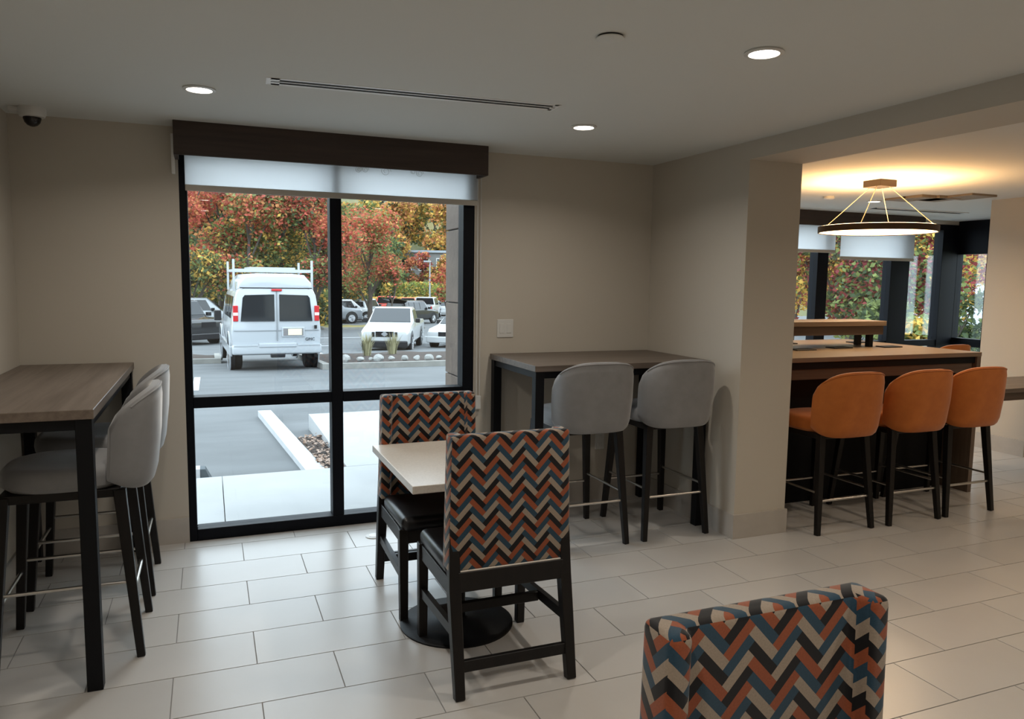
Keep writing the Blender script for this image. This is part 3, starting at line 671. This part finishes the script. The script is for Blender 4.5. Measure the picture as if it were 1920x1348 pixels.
def car(name, label, cat, kind, col, loc, rz, group=None, detail=True):
    """front towards +x"""
    t = thing(name, label, cat, loc, rz, group); P = paint(col[0], col[1])
    L_, W, r = {'suv': (4.7, .94, .37), 'sedan': (4.6, .90, .33), 'pickup': (5.3, .92, .38), 'crew': (5.8, .98, .40), 'jeep': (4.5, .93, .42)}[kind]
    hx = L_ / 2; lo = .30
    def sec(wb, wt, zb, zt, wr=None, zr=None):   # lower body then optional greenhouse
        wr = wr or wt * .97; zr = zr or zt + .01
        return [(wb * .90, lo), (wb, lo + .14), (wb, zb), (wt, zt), (wr, zr - .06 if zr - zt > .1 else zr), (wr * .93, zr)]
    if kind == 'sedan': hood, belt, roof = .86, .92, 1.45; S = [(-hx, 0), (-hx + .9, 0), (-hx + 1.5, 1), (hx - 2.2, 1), (hx - 1.35, 0), (hx - .25, -1), (hx, -2)]
    elif kind == 'suv': hood, belt, roof = 1.02, 1.08, 1.74; S = [(-hx, 0), (-hx + .12, .6), (-hx + .45, 1), (hx - 2.0, 1), (hx - 1.25, 0), (hx - .2, -1), (hx, -2)]
    elif kind == 'jeep': hood, belt, roof = 1.14, 1.16, 1.84; S = [(-hx, 0), (-hx + .06, 1), (hx - 1.75, 1), (hx - 1.40, 0), (hx - .1, -1), (hx, -2)]
    elif kind == 'pickup': hood, belt, roof = 1.02, 1.10, 1.70; S = [(-hx, 0), (-hx + 2.0, 0), (-hx + 2.12, 1), (hx - 2.2, 1), (hx - 1.35, 0), (hx - .2, -1), (hx, -2)]
    else: hood, belt, roof = 1.12, 1.18, 1.88; S = [(-hx, 0), (-hx + 1.75, 0), (-hx + 1.85, 1), (hx - 2.1, 1), (hx - 1.35, 0), (hx - .15, -1), (hx, -2)]
    st = []
    for x, f in S:
        if f == 1: st.append((x, sec(W, W * .97, belt - .12, belt, W * .80, roof)))
        elif f == .6: st.append((x, sec(W, W * .97, belt - .12, belt, W * .84, belt + (roof - belt) * .75)))
        elif f == 0: st.append((x, sec(W, W * .96, belt - .12, belt)))
        elif f == -1: st.append((x, sec(W * .98, W * .90, hood - .16, hood - .04)))
        else: st.append((x, sec(W * .90, W * .84, hood - .26, hood - .16)))
    loft(st).build('body', P, t, bevel=.02, seg=2, smooth=True)
    cab = [x for x, f in S if f == 1]; x0, x1 = cab[0], cab[-1]; xw = [x for x, f in S if f == 0 and x > x1][0]; xr = [x for x, f in S if f in (0, .6) and x < x0][-1]; fr = .6 if dict(S)[xr] == .6 else 0
    def gp(name_, q, out):
        q = [Vector(a) for a in q]; o = Vector(out) * .012
        MB().quadbox([a - o for a in q] + [a + o for a in q]).build(name_, M_cglass, t)
    yb, yt = W * .955, W * .81
    def slope(xl, xt, f): return xl + (xt - xl) * f, belt + (roof - belt) * f
    (xa1, za1), (xb1, zb1) = slope(xw, x1, .08), slope(xw, x1, .90)
    gp('windscreen', [(xa1, -yb * .90, za1), (xa1, yb * .90, za1), (xb1, yt * .93, zb1), (xb1, -yt * .93, zb1)], (1.6, 0, 2.2))
    zrr = belt + (roof - belt) * .70 if fr else roof - .07
    xa = -hx - .002 if fr else xr + .04
    if fr: gp('rear_window', [(-hx + .02, -yb * .86, belt + .05), (-hx + .02, yb * .86, belt + .05), (xr + .0, yt * .90, zrr), (xr + .0, -yt * .90, zrr)], (-1, 0, .2))
    else:
        (xa1, za1), (xb1, zb1) = slope(xr, x0, .10), slope(xr, x0, .88)
        gp('rear_window', [(xa1, -yb * .88, za1), (xa1, yb * .88, za1), (xb1, yt * .9, zb1), (xb1, -yt * .9, zb1)], (-2.2, 0, 1.2))
    nw = 2 if kind == 'pickup' else 3
    xs0, xs1 = x0 + .06, x1 - .02
    for s in (-1, 1):
        for k in range(nw):
            a = xs0 + (xs1 - xs0) * k / nw + .03; b = xs0 + (xs1 - xs0) * (k + 1) / nw - .03; bl = b + (.30 if k == nw - 1 else 0)
            gp('side_window', [(a, s * W * .962, belt + .04), (bl, s * W * .962, belt + .04), (b, s * W * .825, roof - .11), (a, s * W * .825, roof - .11)], (0, s, .2))
        MB().box(x1 + .22, x1 + .40, s * (W + .10) - .09, s * (W + .10) + .09, belt + .02, belt + .19).build('mirror', M_dark, t, bevel=.02)
        MB().box(hx - .16, hx - .02, s * W * .66 - .17, s * W * .66 + .17, hood - .30, hood - .12).build('headlight', M_clear, t, bevel=.02)
        MB().box(-hx - .012, -hx + .06, s * W * .86 - .07, s * W * .86 + .07, belt - .32, belt - .02).build('tail_light', M_red, t, bevel=.01)
    MB().box(hx - .04, hx + .012, -W * .36, W * .36, hood - .34, hood - .14).build('grille', M_dark, t)
    MB().box(hx - .12, hx + .05, -W * .92, W * .92, lo - .02, lo + .24).build('front_bumper', M_dark if kind in ('pickup', 'jeep') else P, t, bevel=.04)
    MB().box(-hx - .07, -hx + .1, -W * .92, W * .92, lo + .04, lo + .26).build('rear_bumper', M_rim if kind in ('pickup', 'crew') else P, t, bevel=.03)
    if kind in ('pickup', 'crew'): MB().box(-hx + .10, x0 - .14, -W * .80, W * .80, belt - .02, belt + .013).build('bed_floor', M_dark, t)
    wx = (hx - .88, -hx + (1.15 if kind in ('pickup', 'crew') else .95))
    for x in wx:
        for s in (-1, 1): MB().tube([(x, s * (W - .10), r + .04), (x, s * (W + .004), r + .04)], r + .075, 20).build('wheel_arch', M_dark, t)
    wheels(t, wx, W + .015, r)
    return t
def rz_from(dx, dy): return math.atan2(dy, dx)

# white conversion van, rear towards the window (front = +x local, turned to +y)
VR = 13.6; VZ = gz(VR + 1.0)
van = thing('conversion_van', 'white high-roof conversion van with roof rack, parked tail towards the window', 'van', (2.40, VR, VZ - .0), PI / 2 + .035)
Pv = paint('van_white', (.36, .38, .40))
sec = lambda k, top: [(.86 * k, .42), (.99 * k, .55), (1.01 * k, .95), (.985 * k, 1.22), (.90 * k, 1.80 * top), (.84 * k, 1.93 * top), (.70 * k, 1.98 * top)]
loft([(0, [(y * .985, z) for y, z in sec(1, .995)]), (.12, sec(1, 1)), (3.2, sec(1, 1)), (4.0, [(.86, .42), (.99, .55), (1.0, .95), (.97, 1.22), (.90, 1.70), (.82, 1.80), (.6, 1.84)]), (4.55, [(.84, .42), (.97, .55), (.98, .92), (.94, 1.15), (.9, 1.20), (.8, 1.22), (.5, 1.23)]), (5.35, [(.80, .42), (.92, .55), (.92, .82), (.86, 1.0), (.8, 1.04), (.7, 1.05), (.4, 1.06)])]).build('body', Pv, van, bevel=.025, seg=2, smooth=True)
loft([(.10, [(.84, 1.93), (.80, 2.06), (.66, 2.21), (.4, 2.24)]), (.35, [(.86, 1.92), (.83, 2.10), (.68, 2.27), (.4, 2.30)]), (2.6, [(.86, 1.92), (.83, 2.10), (.68, 2.27), (.4, 2.30)]), (3.6, [(.80, 1.84), (.70, 1.92), (.5, 1.96), (.3, 1.97)])]).build('high_roof', Pv, van, bevel=.02, smooth=True)
MB().box(-.012, .02, -.80, .80, 1.955, 1.975).build('roof_seam', M_dark, van)
for s in (-1, 1):
    q = [(s * .055, 1.20), (s * .80, 1.20), (s * .745, 1.74), (s * .70, 1.80), (s * .055, 1.82)]
    mb = MB(); n = len(q); mb.v = [(-.022, y, z) for y, z in q] + [(.03, y, z) for y, z in q]; mb.f = [tuple(range(n)), tuple(reversed(range(n, 2 * n)))] + [(i, (i + 1) % n, n + (i + 1) % n, n + i) for i in range(n)]
    mb.build('rear_window', M_cglass, van)
    tl = MB().box(-.03, .10, s * .905 - .055, s * .905 + .055, 1.20, 1.56).build('tail_light', M_red, van, bevel=.012)
    MB().box(-.036, .05, s * .905 - .050, s * .905 + .050, 1.335, 1.40).build('reverse_lamp', M_clear, tl)
    for a, b in ((.45, 1.25), (1.4, 2.2), (2.35, 3.1)): MB().quadbox([(a, s * .975, 1.25), (b, s * .975, 1.25), (b, s * .985, 1.25), (a, s * .985, 1.25), (a + .03, s * .895, 1.76), (b, s * .895, 1.76), (b, s * .925, 1.76), (a + .03, s * .925, 1.76)]).build('side_window', M_cglass, van)
    MB().box(3.35, 3.55, s * 1.13 - .09, s * 1.13 + .09, 1.05, 1.32).build('mirror', M_dark, van, bevel=.02)
    MB().box(.35, 4.9, s * 1.0 - .03, s * 1.0 + .03, .36, .60).build('running_board', Pv, van, bevel=.02)
    for x in (.95, 4.35): MB().tube([(x, s * .90, .40), (x, s * 1.025, .40)], .47, 24).build('wheel_arch', M_dark, van)
    for x in (.95, 4.35):
        fl = MB().lathe([(.46, -.015), (.52, -.015), (.52, .015), (.46, .015)], n=28, closed=True)
        fl.v = [(x + a, s * 1.015 + c, .40 + b) for a, b, c in fl.v if True]; fl.build('fender_flare', Pv, van)
MB().box(-.022, .02, -.012, .012, .74, 1.92).build('door_seam', mat('seam_grey', (.18, .19, .2), .6), van)
MB().box(-.016, .02, -.95, .95, .975, .99).build('body_crease', MATS['seam_grey'], van)
MB().box(-.05, .02, -.115, .115, 1.895, 1.945).build('brake_light', M_red, van, bevel=.008)
MB().box(-.11, .12, -1.0, 1.0, .44, .66).build('rear_bumper', Pv, van, bevel=.04, seg=3, smooth=True)
MB().box(-.13, .05, -.42, .42, .60, .70).build('bumper_step', mat('step_grey', (.34, .36, .38), .5), van, bevel=.02)
for s in (-1, 1): MB().box(-.125, .0, s * .70 - .26, s * .70 + .26, .635, .665).build('bumper_pad', MATS['step_grey'], van)
MB().box(-.12, .1, -.16, .16, .36, .46).build('tow_hitch', M_dark, van, bevel=.02)
pf = MB().box(-.032, .02, -.62, -.10, .83, 1.06).build('plate_bezel', Pv, van, bevel=.015)
MB().box(-.038, -.02, -.585, -.135, .86, 1.03).build('plate_recess', mat('plate_shadow', (.16, .15, .15), .6), pf)
MB().box(-.044, -.03, -.55, -.24, .875, 1.02).build('licence_plate', M_plate, pf)
MB().box(-.05, .02, -.90, -.84, 1.02, 1.10).build('door_handle', M_dark, van)
def text(name, s, size, mt, parent, mtx):
    cu = bpy.data.curves.new(name, 'FONT'); cu.body = s; cu.size = size; cu.extrude = .004; cu.align_x = 'CENTER'
    o = bpy.data.objects.new(name + '_tmp', cu); COL.objects.link(o); dg = bpy.context.evaluated_depsgraph_get(); me = bpy.data.meshes.new_from_object(o.evaluated_get(dg)); bpy.data.objects.remove(o)
    me.transform(mtx); me.materials.clear(); return link(name, me, mt, parent)
bm_ = Matrix(((0, 0, -1, -.022), (-1, 0, 0, 0), (0, 1, 0, 0), (0, 0, 0, 1)))
text('lettering', 'GMC', .10, M_dark, van, Matrix.Translation((0, -.74, .74)) @ bm_)
wheels(van, (.95, 4.35), .99, .36, .26)
rk = mat('rack_white', (.38, .40, .41), .4)
for x in (.55, 2.7):
    for s in (-1, 1):
        MB().box(x - .025, x + .025, s * .89 - .025, s * .89 + .025, 1.88, 2.62 if x < 1 else 2.60).build('rack_post', rk, van)
    MB().box(x - .03, x + .03, -.89, .89, 2.33, 2.40).build('rack_bar', rk, van)
for s in (-1, 1): MB().box(.55, 2.7, s * .89 - .02, s * .89 + .02, 2.33, 2.39).build('rack_rail', rk, van)
MB().box(.9, 2.5, -.55, .50, 2.40, 2.45).build('ladder_tray', rk, van)

# white pickup, front towards the window
def place(u, v): p_ = on_ground(u, v); return p_
p = place(722, 657); hd = math.radians(21)
fx = Vector((-math.sin(hd), -math.cos(hd), 0)); c_ = p - fx * 2.55
pk = car('pickup_truck', 'white pickup truck facing the window behind the mulch bed', 'truck', 'pickup', ('white', (.42, .43, .435)), (c_.x, c_.y, gz(p.y + 1) - .12), rz_from(fx.x, fx.y))
MB().tube([(2.67, 0, .79), (2.69, 0, .79)], .085, 20).build('badge', M_rim, pk); MB().box(2.685, 2.70, -.11, .11, .765, .815).build('badge_bar', M_rim, pk)
for s in (-1, 1): MB().box(2.62, 2.665, s * .42 - .05, s * .42 + .05, .68, .86).build('grille_slot', M_dark, pk)
p = place(356, 646); car('jeep', 'black boxy off-road vehicle parked beside the white van', 'car', 'jeep', ('black', (.012, .013, .015)), (p.x - .55, p.y + 1.4, gz(p.y + 1) - .02), -.95)
x, y = heading(380, 44); car('silver_truck', 'silver crew-cab truck parked beyond the black off-road vehicle', 'truck', 'crew', ('silver', (.30, .32, .335)), (x - .6, y, gz(y) + .05), -.05)
def row(u, d, name, label, cat, kind, col, rz): x, y = heading(u, d); return car(name, label, cat, kind, col, (x, y, gz(y)), rz, 'vehicles parked across the lot')
row(650, 60, 'parked_suv', 'white car parked across the lot, left of the tree trunk', 'car', 'suv', ('white', (.42, .43, .435)), -.15)
row(600, 57, 'parked_truck', 'grey truck parked across the lot, partly behind the white van', 'truck', 'crew', ('grey', (.25, .27, .29)), .2)
row(685, 65, 'parked_suv', 'silver car parked across the lot right behind the tree trunk', 'car', 'suv', ('silver', (.30, .32, .335)), 1.0)
row(726, 72, 'parked_truck', 'bright red truck parked across the lot', 'truck', 'crew', ('red', (.62, .05, .025)), 1.25)
row(768, 78, 'parked_truck', 'orange-red truck parked across the lot beside the bright red one', 'truck', 'pickup', ('orange', (.62, .14, .05)), 1.0)
bs = row(774, 57, 'hatchback_suv', 'black car standing in the lot with its tailgate raised', 'car', 'suv', ('black', (.012, .013, .015)), .75)
MB().quadbox([(-2.9, -.72, 1.86), (-2.9, .72, 1.86), (-1.95, .78, 1.70), (-1.95, -.78, 1.70), (-2.9, -.72, 1.93), (-2.9, .72, 1.93), (-1.95, .78, 1.78), (-1.95, -.78, 1.78)]).build('tailgate', paint('black', (.012, .013, .015)), bs)
row(800, 68, 'parked_truck', 'white truck parked across the lot seen from the rear', 'truck', 'crew', ('white', (.42, .43, .435)), 1.15)
row(834, 75, 'parked_car', 'white sedan with red tail lights parked across the lot', 'car', 'sedan', ('white', (.42, .43, .435)), 1.25)
p = place(845, 652); car('sedan', 'white sedan nosing out from behind the stone pilaster', 'car', 'sedan', ('white', (.42, .43, .435)), (p.x + 1.2, p.y + 1.9, gz(p.y + 1) - .05), rz_from(-.6, -.8))

# ------------------------------------------------------------ trees
RED, ORG, YEL, GRN, DGR, BUR = (.47, .12, .085), (.50, .23, .10), (.58, .38, .10), (.20, .24, .09), (.085, .115, .065), (.25, .06, .065)
def tree(name, label, x, y, z, h, cr, cb, top, low, seed, n=2600, leaf=.16, trunk=.16, group=None, cat='tree'):
    """h total height, cr crown radius, cb crown base; top / low: leaf colours by height"""
    rr = random.Random(seed); t = thing(name, label, cat, (x, y, z), 0, group)
    tr = MB(); pts = [Vector((0, 0, -.2))]; nn = 6
    for i in range(1, nn + 1): pts.append(Vector((rr.uniform(-.12, .12), rr.uniform(-.12, .12), (h * .75) * i / nn)))
    tr.tube(pts, [trunk * (1 - .13 * i) for i in range(nn + 1)], 8)
    blobs = []
    for k in range(11):
        a = rr.uniform(0, 2 * PI); f = rr.random(); zz = cb + (h - cb) * (.14 + .72 * f); rad = cr * (.62 if f > .7 else .78) * rr.uniform(.45, 1)
        c = Vector((rad * math.cos(a) * .8, rad * math.sin(a) * .8, zz)); blobs.append((c, cr * rr.uniform(.34, .52)))
        s0 = pts[min(nn, max(1, int(nn * max(.25, (zz - cr * .6) / (h * .75)))))]; tr.tube([s0, (s0 + c) / 2 + Vector((0, 0, .1)), c], [trunk * .42, trunk * .28, trunk * .08], 5)
    tr.build('trunk', M_bark, t, smooth=True)
    mb = MB(); cols = []
    for k in range(n):
        c, b = blobs[rr.randrange(len(blobs))]
        d_ = Vector((rr.gauss(0, 1), rr.gauss(0, 1), rr.gauss(0, 1))).normalized() * b * rr.random() ** .45; d_.z *= .85
        q = c + d_
        if q.z < cb * .8: q.z = cb * .8 + rr.random() * .4
        f = (q.z - cb) / (h - cb) + rr.gauss(0, .16) + .25 * math.sin(c.x * 3 + c.y * 2 + seed)
        pal = top if f > .45 else low
        cl = pal[rr.randrange(len(pal))]; vv = rr.uniform(.65, 1.35)
        e = Vector((rr.gauss(0, 1), rr.gauss(0, 1), rr.gauss(0, .7))).normalized(); g_ = e.cross(Vector((rr.gauss(0, 1), rr.gauss(0, 1), rr.gauss(0, 1)))).normalized(); s = leaf * rr.uniform(.6, 1.4)
        i0 = len(mb.v); mb.v += [tuple(q - e * s), tuple(q + g_ * s * .6), tuple(q + e * s), tuple(q - g_ * s * .6)]; mb.f.append((i0, i0 + 1, i0 + 2, i0 + 3)); cols += [(cl[0] * vv, cl[1] * vv, cl[2] * vv, 1)] * 4
    me = mb.mesh('foliage', normals=False); ca = me.color_attributes.new('leaf_colour', 'FLOAT_COLOR', 'CORNER'); ca.data.foreach_set('color', [x_ for c in cols for x_ in c])
    link('foliage', me, M_leaf, t); return t
def tree_at(u, d, *a, dz=0, **k):
    x, y = heading(u, d); z = gz2(x, y) if math.hypot(x, y) < 72 else hz(x, y); return tree(a[0], a[1], x, y, z + dz, *a[2:], **k)
G1 = 'autumn trees behind the white van'
for k, (u, d, h, cr, top, low, lab) in enumerate((
    (352, 44, 9.5, 2.7, [RED, ORG, RED], [GRN, YEL, DGR], 'red-topped autumn tree beyond the black off-road vehicle'),
    (412, 48, 10, 3.1, [RED, ORG, RED], [GRN, GRN, DGR], 'orange and green autumn tree beyond the silver truck'),
    (470, 45, 10, 3.1, [ORG, RED, GRN], [GRN, DGR, GRN, YEL], 'green-gold autumn tree rising behind the van roof rack'),
    (530, 49, 10.5, 3.2, [ORG, RED, GRN], [GRN, DGR, YEL], 'orange-red autumn tree behind the right side of the van roof rack'),
    (590, 46, 10, 3.0, [RED, ORG, RED], [RED, GRN, DGR], 'red autumn tree beside the window mullion, behind the van'))):
    tree_at(u, d, 'maple_tree', lab, h, cr, 1.7, top, low, 10 + k, n=10000, leaf=.105, trunk=.17, group=G1)
for k, (u, d) in enumerate(((330, 58), (385, 62), (440, 60), (500, 63), (560, 61), (625, 64))):
    tree_at(u, d, 'background_tree', 'dense dark green tree filling the gap behind the red maples', 9 + (k % 3), 3.6, .6, [DGR, GRN, ORG], [DGR, GRN, YEL], 30 + k, n=6000, leaf=.17, trunk=.2, group='dark trees behind the maples')
tree_at(693, 53, 'island_tree', 'round red and green autumn tree standing on the grass island of the lot', 8.0, 2.6, 1.9, [RED, GRN, RED, ORG], [GRN, GRN, RED], 50, n=8000, leaf=.095, trunk=.20)
tree_at(737, 52, 'island_sapling', 'slim young tree beside the round tree on the grass island', 4.4, .9, 1.6, [RED, GRN], [GRN, YEL], 51, n=500, leaf=.13, trunk=.10)
tree_at(836, 60, 'red_sapling', 'small red tree at the lot edge near the stone pilaster', 5.2, 1.3, 1.3, [ORG, RED], [RED, GRN], 52, n=1000, leaf=.14, trunk=.1)
for k, (u, d, h, top) in enumerate(((640, 84, 10, [GRN, DGR]), (668, 98, 12, [GRN, YEL]), (700, 90, 11, [DGR, GRN]), (735, 100, 12, [ORG, YEL]), (765, 112, 12, [YEL, ORG]), (790, 122, 13, [DGR, YEL, GRN]), (815, 112, 12, [YEL, YEL, GRN]), (842, 104, 12, [YEL, ORG]), (870, 112, 12, [YEL, GRN]),
                                    (600, 92, 11, [DGR, ORG]), (550, 96, 12, [GRN, ORG]), (490, 96, 12, [DGR, GRN]), (430, 94, 12, [GRN, ORG]), (370, 92, 12, [DGR, RED]), (320, 95, 12, [DGR, GRN]), (720, 135, 12, [DGR, GRN]), (800, 140, 12, [YEL, DGR]), (850, 145, 12, [GRN, YEL]))):
    tree_at(u, d, 'hillside_tree', {YEL: 'golden', ORG: 'orange', GRN: 'mid-green', DGR: 'dark green'}[top[0]] + (' and gold' if YEL in top[1:] else ' and orange' if ORG in top[1:] else '') + ' tree on the wooded hillside beyond the lot', h, 4.2, 1.0, top, top + [DGR], 70 + k, n=4200, leaf=.24, trunk=.2, group='hillside trees')
for k, (u, d, pal) in enumerate(((768, 94, [ORG, RED]), (792, 95, [BUR, RED, ORG]), (815, 94, [BUR, YEL]), (838, 95, [ORG, YEL]))):
    tree_at(u, d, 'bank_tree', ['small orange-red tree on the bank below the distant building, next to the round lot tree', 'small dark red tree on the bank below the distant building', 'small burgundy and gold tree on the bank behind the lamp post', 'small orange and gold tree on the bank near the stone pilaster'][k], 5.6, 1.6, .8, pal, pal + [GRN], 60 + k, n=1500, leaf=.14, trunk=.1, group='small trees on the bank')
G2 = 'trees outside the far room windows'
for k, (u, d, h, cr, top, low) in enumerate(((1488, 30, 8.5, 3.0, [YEL, ORG, YEL], [YEL, BUR, YEL]), (1545, 26, 8, 2.8, [BUR, YEL, RED], [YEL, BUR, GRN]), (1600, 24, 8, 2.9, [BUR, GRN, YEL], [GRN, BUR, YEL]), (1655, 23, 8, 2.8, [YEL, BUR, GRN], [GRN, DGR, BUR]),
                                        (1715, 25, 8.5, 2.7, [BUR, RED, YEL], [BUR, YEL, GRN]), (1768, 33, 9, 3.0, [BUR, YEL], [BUR, YEL, GRN]), (1825, 56, 12, 4.2, [BUR, YEL, ORG], [BUR, YEL, GRN]), (1885, 70, 12, 4.2, [BUR, YEL], [BUR, GRN]))):
    tree_at(u, d, 'window_tree', ['pale golden tree behind the first far window light', 'burgundy and gold tree behind the first far mullion', 'burgundy and green tree behind the middle far window light', 'gold and green tree beside the thick far mullion', 'burgundy-red tree behind the narrow far window light', 'tall burgundy tree near the far room corner', 'burgundy tree rising behind the grey-roofed house', 'burgundy tree beyond the end of the grey-roofed house'][k], h, cr, .9, top, low, 120 + k, n=10000, leaf=.075, trunk=.12, group=G2)
for k, (u, d, h, cr, pal) in enumerate(((1650, 18.5, 1.7, .85, [DGR, GRN]), (1735, 17, 1.3, .7, [GRN, YEL]), (1808, 22, 2.4, 1.0, [DGR, DGR, GRN]))):
    tree_at(u, d, 'garden_shrub', ['dark green shrub below the burgundy trees outside the far windows', 'yellow-green low shrub outside the far corner window', 'dark rounded shrub in front of the grey-roofed house'][k], h, cr, .1, pal, pal, 140 + k, n=1500, leaf=.08, trunk=.05, cat='shrub')
for k, u in enumerate((1490, 1590, 1690)):
    tree_at(u, 58 + 12 * (k % 2), 'background_tree', 'dense autumn tree far behind the burgundy ones', 13, 5, .5, [GRN, ORG, DGR], [DGR, YEL], 150 + k, n=2600, leaf=.36, trunk=.2, group='far trees on the side')
# house with grey metal roof
x, y = heading(1838, 45); hs = thing('house', 'pale house with a grey ribbed metal roof behind the dark shrub', 'house', (x, y, gz2(x, y) - .1), -math.radians(40))
Mh = mat('pale_siding', (.50, .50, .49), .8); Mr = mat('grey_metal_roof', (.27, .30, .33), .5)
MB().box(-4, 6, 0, 6, -.4, 2.5).build('wall', Mh, hs)
rf = MB().quadbox([(-4.5, -.6, 2.35), (6.5, -.6, 2.35), (6.5, 3, 4.4), (-4.5, 3, 4.4), (-4.5, -.6, 2.45), (6.5, -.6, 2.45), (6.5, 3, 4.5), (-4.5, 3, 4.5)]).build('roof', Mr, hs)
MB().quadbox([(-4.5, 3, 4.4), (6.5, 3, 4.4), (6.5, 6.6, 2.35), (-4.5, 6.6, 2.35), (-4.5, 3, 4.5), (6.5, 3, 4.5), (6.5, 6.6, 2.45), (-4.5, 6.6, 2.45)]).build('rear_roof', Mr, hs)
for k in range(24): xx = -4.3 + k * .46; MB().quadbox([(xx, -.6, 2.45), (xx + .05, -.6, 2.45), (xx + .05, 3, 4.5), (xx, 3, 4.5), (xx, -.6, 2.50), (xx + .05, -.6, 2.50), (xx + .05, 3, 4.55), (xx, 3, 4.55)]).build('rib', Mr, rf)
for xx in (-2.6, -.6, 1.6, 3.8): wn = MB().box(xx - .5, xx + .5, -.04, .02, .9, 2.0).build('window', mat('white_trim', (.62, .62, .6), .5), hs); MB().box(xx - .42, xx + .42, -.05, 0, .98, 1.92).build('pane', M_cglass, wn)
x, y = heading(1798, 19); MB().lathe([(.035, -.1), (.035, 1.0), (.02, 1.03)], n=12).build('marker_post', M_paint, None, label='short white marker post outside the far side window', cat='post', loc=(x, y, gz(y) + .05))
# far building, hedge and lamp post across the lot
x, y = heading(795, 101); bd = thing('distant_building', 'pale building with dark windows on the hillside beyond the lot', 'building', (x, y, hz(x, y)), -.3)
MB().box(-3.5, 3.5, 0, 4, -1, 3.6).build('wall', mat('grey_siding', (.17, .17, .165), .8), bd); MB().box(-3.8, 3.8, -.3, 4.3, 3.6, 3.9).build('roof', Mr, bd)
for xx in (-2.3, 0, 2.3): wn = MB().box(xx - .7, xx + .7, -.05, .02, 1.2, 2.9).build('window', MATS['white_trim'], bd); MB().box(xx - .6, xx + .6, -.07, 0, 1.3, 2.8).build('pane', M_cglass, wn)
x, y = heading(806, 72); lp = thing('lamp_post', 'tall grey lamp post standing across the lot', 'lamp post', (x, y, -2))
Mp = mat('grey_metal_post', (.30, .31, .32), .5)
MB().tube([(0, 0, 0), (0, 0, 5.2)], [.09, .06], 10).build('pole', Mp, lp, smooth=True); MB().box(-.6, .1, -.12, .12, 5.15, 5.3).build('lamp_head', Mp, lp, bevel=.03)
def hedge(name, label, u0, u1, d, h, dep, pal, seed, n=3500, leaf=.16):
    x0, y0 = heading(u0, d); x1, y1 = heading(u1, d); rr = random.Random(seed); mb = MB(); cols = []; zz = hz(x0, y0) if math.hypot(x0, y0) > 72 else gz(y0)
    a = Vector((x0, y0, zz)); ax = Vector((x1 - x0, y1 - y0, 0)); nv = Vector((-ax.y, ax.x, 0)).normalized()
    for k in range(n):
        q = ax * rr.random() + nv * rr.uniform(0, dep) + Vector((0, 0, h * rr.random() ** .8)); e = Vector((rr.gauss(0, 1), rr.gauss(0, 1), rr.gauss(0, 1))).normalized(); g_ = e.orthogonal().normalized(); s = leaf * rr.uniform(.6, 1.4); cl = pal[rr.randrange(len(pal))]; vv = rr.uniform(.7, 1.3)
        i0 = len(mb.v); mb.v += [tuple(q - e * s), tuple(q + g_ * s * .6), tuple(q + e * s), tuple(q - g_ * s * .6)]; mb.f.append((i0, i0 + 1, i0 + 2, i0 + 3)); cols += [(cl[0] * vv, cl[1] * vv, cl[2] * vv, 1)] * 4
    me = mb.mesh(name, normals=False); ca = me.color_attributes.new('leaf_colour', 'FLOAT_COLOR', 'CORNER'); ca.data.foreach_set('color', [x_ for c in cols for x_ in c])
    link(name, me, M_leaf, None, label, 'hedge', loc=a)
hedge('yellow_hedge', 'long golden hedge behind the vehicles across the lot', 640, 880, 81, 1.7, 1.5, [YEL, (.62, .47, .16), YEL], 200)
hedge('green_hedge', 'long green hedge above the golden one across the lot', 740, 880, 86, 3.3, 2, [GRN, (.22, .26, .06), YEL], 201)
hedge('shrub_row', 'row of mixed green and gold undergrowth beneath the maples', 320, 640, 50, 2.4, 2.5, [GRN, DGR, YEL, DGR], 202, n=5000)
